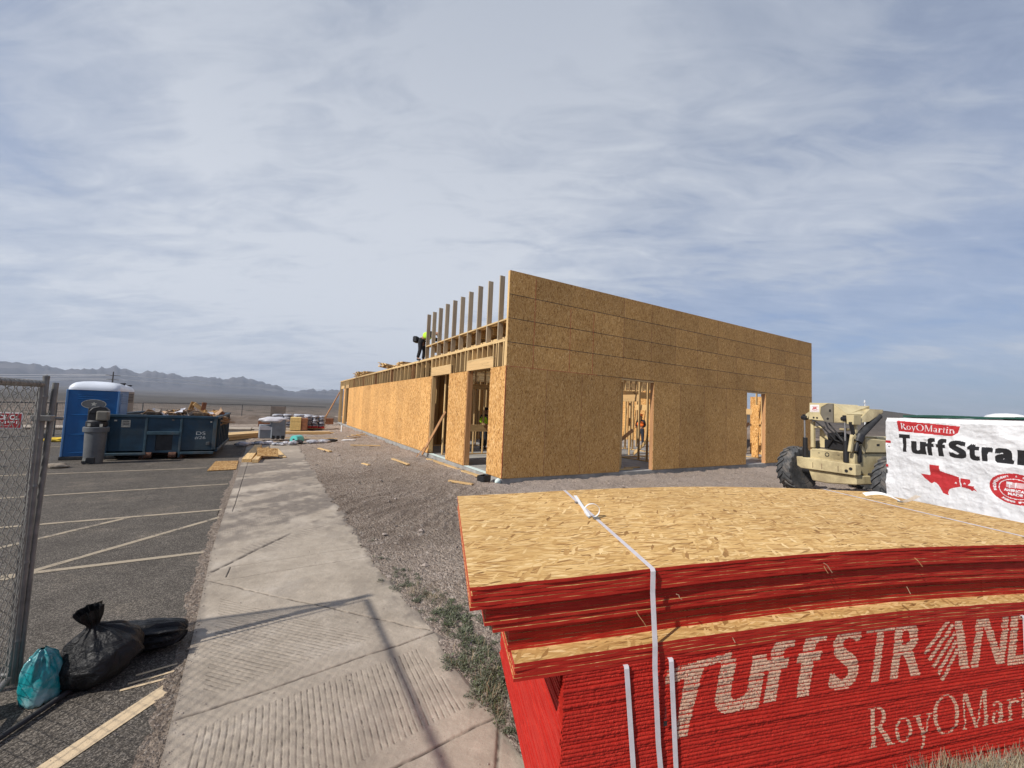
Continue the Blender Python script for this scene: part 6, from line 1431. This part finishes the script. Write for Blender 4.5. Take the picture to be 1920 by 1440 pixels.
def person(loc, rz, J, label, vest, trousers='navy', helmet=None, pack=False):
    """J: joint positions, x forward, y left, z up"""
    r = empty('person', loc, rz); tag(r, label, 'person')
    order = ['pelvis', 'belly', 'chest', 'neck', 'head', 'crown']; V = [J[k] for k in order]; Rd = [.13, .125, .15, .055, .088, .075]; E_ = [(0, 1), (1, 2), (2, 3), (3, 4), (4, 5)]
    def chain_(names, rad, start):
        p = start
        for k, r_ in zip(names, rad): V.append(k); Rd.append(r_); E_.append((p, len(V)-1)); p = len(V)-1
        return p
    for s in ('l', 'r'):
        chain_([J['hip_'+s], J['knee_'+s], J['ank_'+s], J['toe_'+s]], [.095, .062, .045, .04], 0)
        h = chain_([J['sh_'+s], J['elb_'+s], J['wri_'+s]], [.065, .045, .030], 2)
        w = np.array(J['wri_'+s]); d = w-np.array(J['elb_'+s]); d /= np.linalg.norm(d); sd = np.cross(d, [0, 0, 1.]); sd /= np.linalg.norm(sd)+1e-9; pm = w+d*.05
        V.append(tuple(pm)); Rd.append(.032); E_.append((h, len(V)-1)); pi_ = len(V)-1
        for k, (o_, L) in enumerate(((-.027, .062), (-.009, .075), (.009, .07), (.026, .055))):
            V.append(tuple(pm+d*.045+sd*o_)); Rd.append(.011); E_.append((pi_, len(V)-1)); V.append(tuple(pm+d*(.045+L*.7)+sd*o_*1.1+np.array([0, 0, -.015]))); Rd.append(.008); E_.append((len(V)-2, len(V)-1))
        V.append(tuple(pm+sd*.045+d*.02)); Rd.append(.012); E_.append((pi_, len(V)-1))
    skin('body', V, E_, Rd, 'skin', r)
    # shirt/vest, trousers, boots
    skin('trousers', [J['pelvis'], J['hip_l'], J['knee_l'], J['ank_l'], J['hip_r'], J['knee_r'], J['ank_r'], J['belly']], [(0, 1), (1, 2), (2, 3), (0, 4), (4, 5), (5, 6), (0, 7)], [.155, .115, .082, .068, .115, .082, .068, .15], trousers, r)
    skin('shirt', [J['chest'], J['sh_l'], J['elb_l'], J['wri_l'], J['sh_r'], J['elb_r'], J['wri_r'], J['neck'], J['belly']], [(0, 1), (1, 2), (2, 3), (0, 4), (4, 5), (5, 6), (0, 7), (0, 8)], [.165, .080, .058, .040, .080, .058, .040, .07, .15], 'darkcloth', r)
    skin('safety_vest', [J['belly'], J['chest'], tuple((np.array(J['sh_l'])*.85+np.array(J['chest'])*.15)), tuple((np.array(J['sh_r'])*.85+np.array(J['chest'])*.15)), tuple(np.array(J['neck'])*.6+np.array(J['chest'])*.4)], [(0, 1), (1, 2), (1, 3), (1, 4)], [.20, .225, .125, .125, .13], vest, r)
    for s in ('l', 'r'): skin('boot', [J['ank_'+s], tuple(np.array(J['ank_'+s])+np.array([0, 0, -.05])), J['toe_'+s]], [(0, 1), (1, 2)], [.06, .058, .045], 'blacksteel', r)
    hd = np.array(J['crown']); up = hd-np.array(J['head']); up /= np.linalg.norm(up)
    hm = MB(); q = Vector((0, 0, 1)).rotation_difference(Vector(up)).to_matrix(); hm.lathe([(.135, 0), (.115, .01), (.11, .06), (.08, .105), (.0, .12)], tuple(hd-up*.02), 18, np.array(q)); hm.build('helmet', M[helmet or 'white'], r, smooth=True)
    # face: eyes, nose, mouth, ears in the head's frame
    f = np.array(J.get('face', (1, 0, 0)), float); f /= np.linalg.norm(f); hc = np.array(J['head'])+up*.03; sd = np.cross(up, f)
    fc = MB()
    for s in (-1, 1): fc.lathe([(.012, -.012), (.012, .004), (.0, .008)], tuple(hc+f*.082+sd*s*.032), 8, np.array(Vector((0, 0, 1)).rotation_difference(Vector(f)).to_matrix()))
    fc.build('eyes', M['blacksteel'], r)
    ns = MB(); ns.box(tuple(hc+f*.098-up*.022), (.022, .022, .038)); 
    for s in (-1, 1): ns.box(tuple(hc+sd*s*.09-up*.01), (.03, .014, .045))
    ns.build('nose_and_ears', M['skin'], r, bevel=.006)
    ms = MB(); ms.box(tuple(hc+f*.088-up*.062), (.008, .045, .010)); ms.build('mouth', M['wrapred'], r)
    return r
def stand(lean=0.):
    return dict(pelvis=(0, 0, .93), belly=(.0, 0, 1.06), chest=(.02+lean*.3, 0, 1.32), neck=(.03+lean*.5, 0, 1.50), head=(.05+lean*.6, 0, 1.62), crown=(.05+lean*.65, 0, 1.73), hip_l=(0, .10, .88), hip_r=(0, -.10, .88), knee_l=(.04, .12, .49), knee_r=(.02, -.12, .49), ank_l=(0, .13, .09), ank_r=(-.03, -.13, .09), toe_l=(.15, .15, .04), toe_r=(.12, -.15, .04),
                sh_l=(.02+lean*.3, .19, 1.43), sh_r=(.02+lean*.3, -.19, 1.43), elb_l=(.06, .25, 1.16), elb_r=(.06, -.25, 1.16), wri_l=(.26, .20, 1.08), wri_r=(.26, -.18, 1.10))
bend = dict(pelvis=(-.16, 0, .84), belly=(.02, 0, .96), chest=(.30, 0, 1.12), neck=(.48, 0, 1.19), head=(.60, 0, 1.17), crown=(.69, 0, 1.13), face=(.2, 0, -1), hip_l=(-.08, .10, .82), hip_r=(-.08, -.10, .82), knee_l=(.03, .14, .46), knee_r=(-.06, -.13, .46), ank_l=(-.02, .16, .09), ank_r=(-.14, -.15, .09), toe_l=(.13, .18, .04), toe_r=(.01, -.17, .04),
            sh_l=(.34, .18, 1.17), sh_r=(.34, -.18, 1.17), elb_l=(.46, .22, .92), elb_r=(.48, -.20, .94), wri_l=(.68, .14, .90), wri_r=(.70, -.12, .93))
pr_ = person((5.29, 16.50, 3.80), R_(-38), bend, 'worker in dark clothes and yellow vest bending over on top of the wall plate', 'hivis', 'darkcloth', 'darkcloth')
tb_ = MB(); tb_.box((-.30, .0, .90), (.20, .36, .26)); tb_.box((-.12, .18, .86), (.22, .14, .24)); tb_.build('tool_pouch', M['blacksteel'], pr_, bevel=.04)
p = G(905, 842, .15); person((p[0], p[1], .152), R_(20), stand(.1), 'worker in bright yellow vest standing inside the opening nearest the corner', 'hivis', 'darkcloth', 'darkcloth')
p = G(1201, 838, .15); person((p[0], p[1], .152), R_(200), stand(0), 'worker in orange vest far inside the left doorway of the gable wall', 'orange', 'navy', 'orange')

# ------------------------------------------------------------------ air, light, sky, camera
hz = MB(); hz.b2((-6900, -6900, -6), (6900, 6900, 470)); t = NT('haze_air'); t.t.nodes.remove(t.b)
pv = t.n('ShaderNodeVolumePrincipled'); pv.inputs['Color'].default_value = (.74, .83, 1., 1); pv.inputs['Density'].default_value = HAZE; pv.inputs['Anisotropy'].default_value = .2
t.l(pv.outputs[0], t.out.inputs['Volume']); ho = hz.build('haze', t.m); tag(ho, kind='stuff')

SUN_EL, SUN_AZ = 40.8, 187.4      # where the sun stands (azimuth counted from +X towards +Y)
sd_ = Vector((math.cos(R_(SUN_EL))*math.cos(R_(SUN_AZ)), math.cos(R_(SUN_EL))*math.sin(R_(SUN_AZ)), math.sin(R_(SUN_EL))))
sl_ = bpy.data.lights.new('sun', 'SUN'); sl_.energy = SUNE; sl_.angle = R_(.9); sl_.color = (1., .945, .87); so = bpy.data.objects.new('sun', sl_); COL.objects.link(so); so.rotation_euler = (-sd_).to_track_quat('-Z', 'Y').to_euler(); so.location = (0, 0, 60)
w = bpy.data.worlds.new('World'); sc.world = w; w.use_nodes = True; nt = w.node_tree; nt.nodes.clear()
class WN_(NT):
    def __init__(s): s.t = nt; s._o = None
t = WN_(); out = t.n('ShaderNodeOutputWorld'); bg = t.n('ShaderNodeBackground'); t.l(bg.outputs[0], out.inputs[0]); bg.inputs['Strength'].default_value = .12
sky = t.n('ShaderNodeTexSky', sky_type='NISHITA'); sky.sun_disc = False; sky.sun_elevation = R_(SUN_EL); sky.sun_rotation = R_(90-SUN_AZ); sky.altitude = 500; sky.air_density = 1.1; sky.dust_density = 1.6; sky.ozone_density = 1.3
tc = t.n('ShaderNodeTexCoord').outputs['Generated']; xyz = t.sep(tc); zz = t.math('MAXIMUM', xyz[2], .0); dn = t.math('ADD', zz, .16)
cx = t.math('DIVIDE', xyz[0], dn); cy = t.math('DIVIDE', xyz[1], dn); pv_ = t.comb(cx, cy, 0.)
mp = t.map(pv_, (1, 1, 1), (0, 0, R_(35)), (4.2, 1.7, 0)); 
big = t.noise(t.map(mp, (.42, .6, 1)), 1., 4, .48, .3); mid = t.noise(t.map(mp, (1.7, 2.6, 1)), 1., 8, .58, .7); wis = t.noise(t.map(mp, (3.2, 9., 1)), 1., 8, .62, 1.2)
dens = t.math('ADD', t.math('MULTIPLY', big, .62), t.math('ADD', t.math('MULTIPLY', mid, .42), t.math('MULTIPLY', wis, .20)))
low = t.ramp(zz, [(0., 1.), (.3, .6), (.7, .0)]); lef = t.ramp(xyz[0], [(0., 1.), (.75, .25)])
dt = t.n('ShaderNodeVectorMath', operation='DOT_PRODUCT'); t.l(tc, dt.inputs[0]); dt.inputs[1].default_value = (math.cos(R_(20))*math.cos(R_(84)), math.cos(R_(20))*math.sin(R_(84)), math.sin(R_(20)))
glow = t.ramp(dt.outputs['Value'], [(.30, 0.), (.72, .45), (.97, 1.)])
dens = t.math('ADD', dens, t.math('SUBTRACT', t.math('MULTIPLY', glow, .26), .16))
cov = t.ramp(dens, [(.34, .50), (.50, .72), (.60, .88), (.72, .97)], 'EASE')
ccol = t.ramp(t.math('ADD', dens, t.math('MULTIPLY', wis, .1)), [(.36, (2.0, 2.35, 2.95)), (.56, (3.4, 3.75, 4.35)), (.78, (5.2, 5.4, 5.75))])
ccol = t.mix(1., ccol, t.ramp(xyz[2], [(.10, (1.03, 1.05, 1.07)), (.40, (.96, .98, 1.01)), (.80, (.66, .70, .77))]), 'MULTIPLY')
skm = t.mix(1., sky.outputs[0], (.62, .74, 1.0), 'MULTIPLY')
t.l(t.mix(cov, skm, ccol), bg.inputs['Color'])

cam = bpy.data.cameras.new('camera'); co = bpy.data.objects.new('camera', cam); COL.objects.link(co)
mw = Matrix([[*CR[0], 0], [*CR[1], 0], [*CR[2], EYE], [0, 0, 0, 1]]); co.matrix_world = mw
cam.sensor_fit = 'HORIZONTAL'; cam.sensor_width = 36.; cam.lens = FOC/1920*36; cam.clip_start = .05; cam.clip_end = 12000
sc.camera = co
sc.view_settings.view_transform = 'Standard'; sc.view_settings.look = 'None'; sc.view_settings.exposure = EXPO; sc.view_settings.gamma = 1.
for tr_ in [o for o in bpy.data.objects if o.type == 'EMPTY' and not o.children]: print('childless', tr_.name)
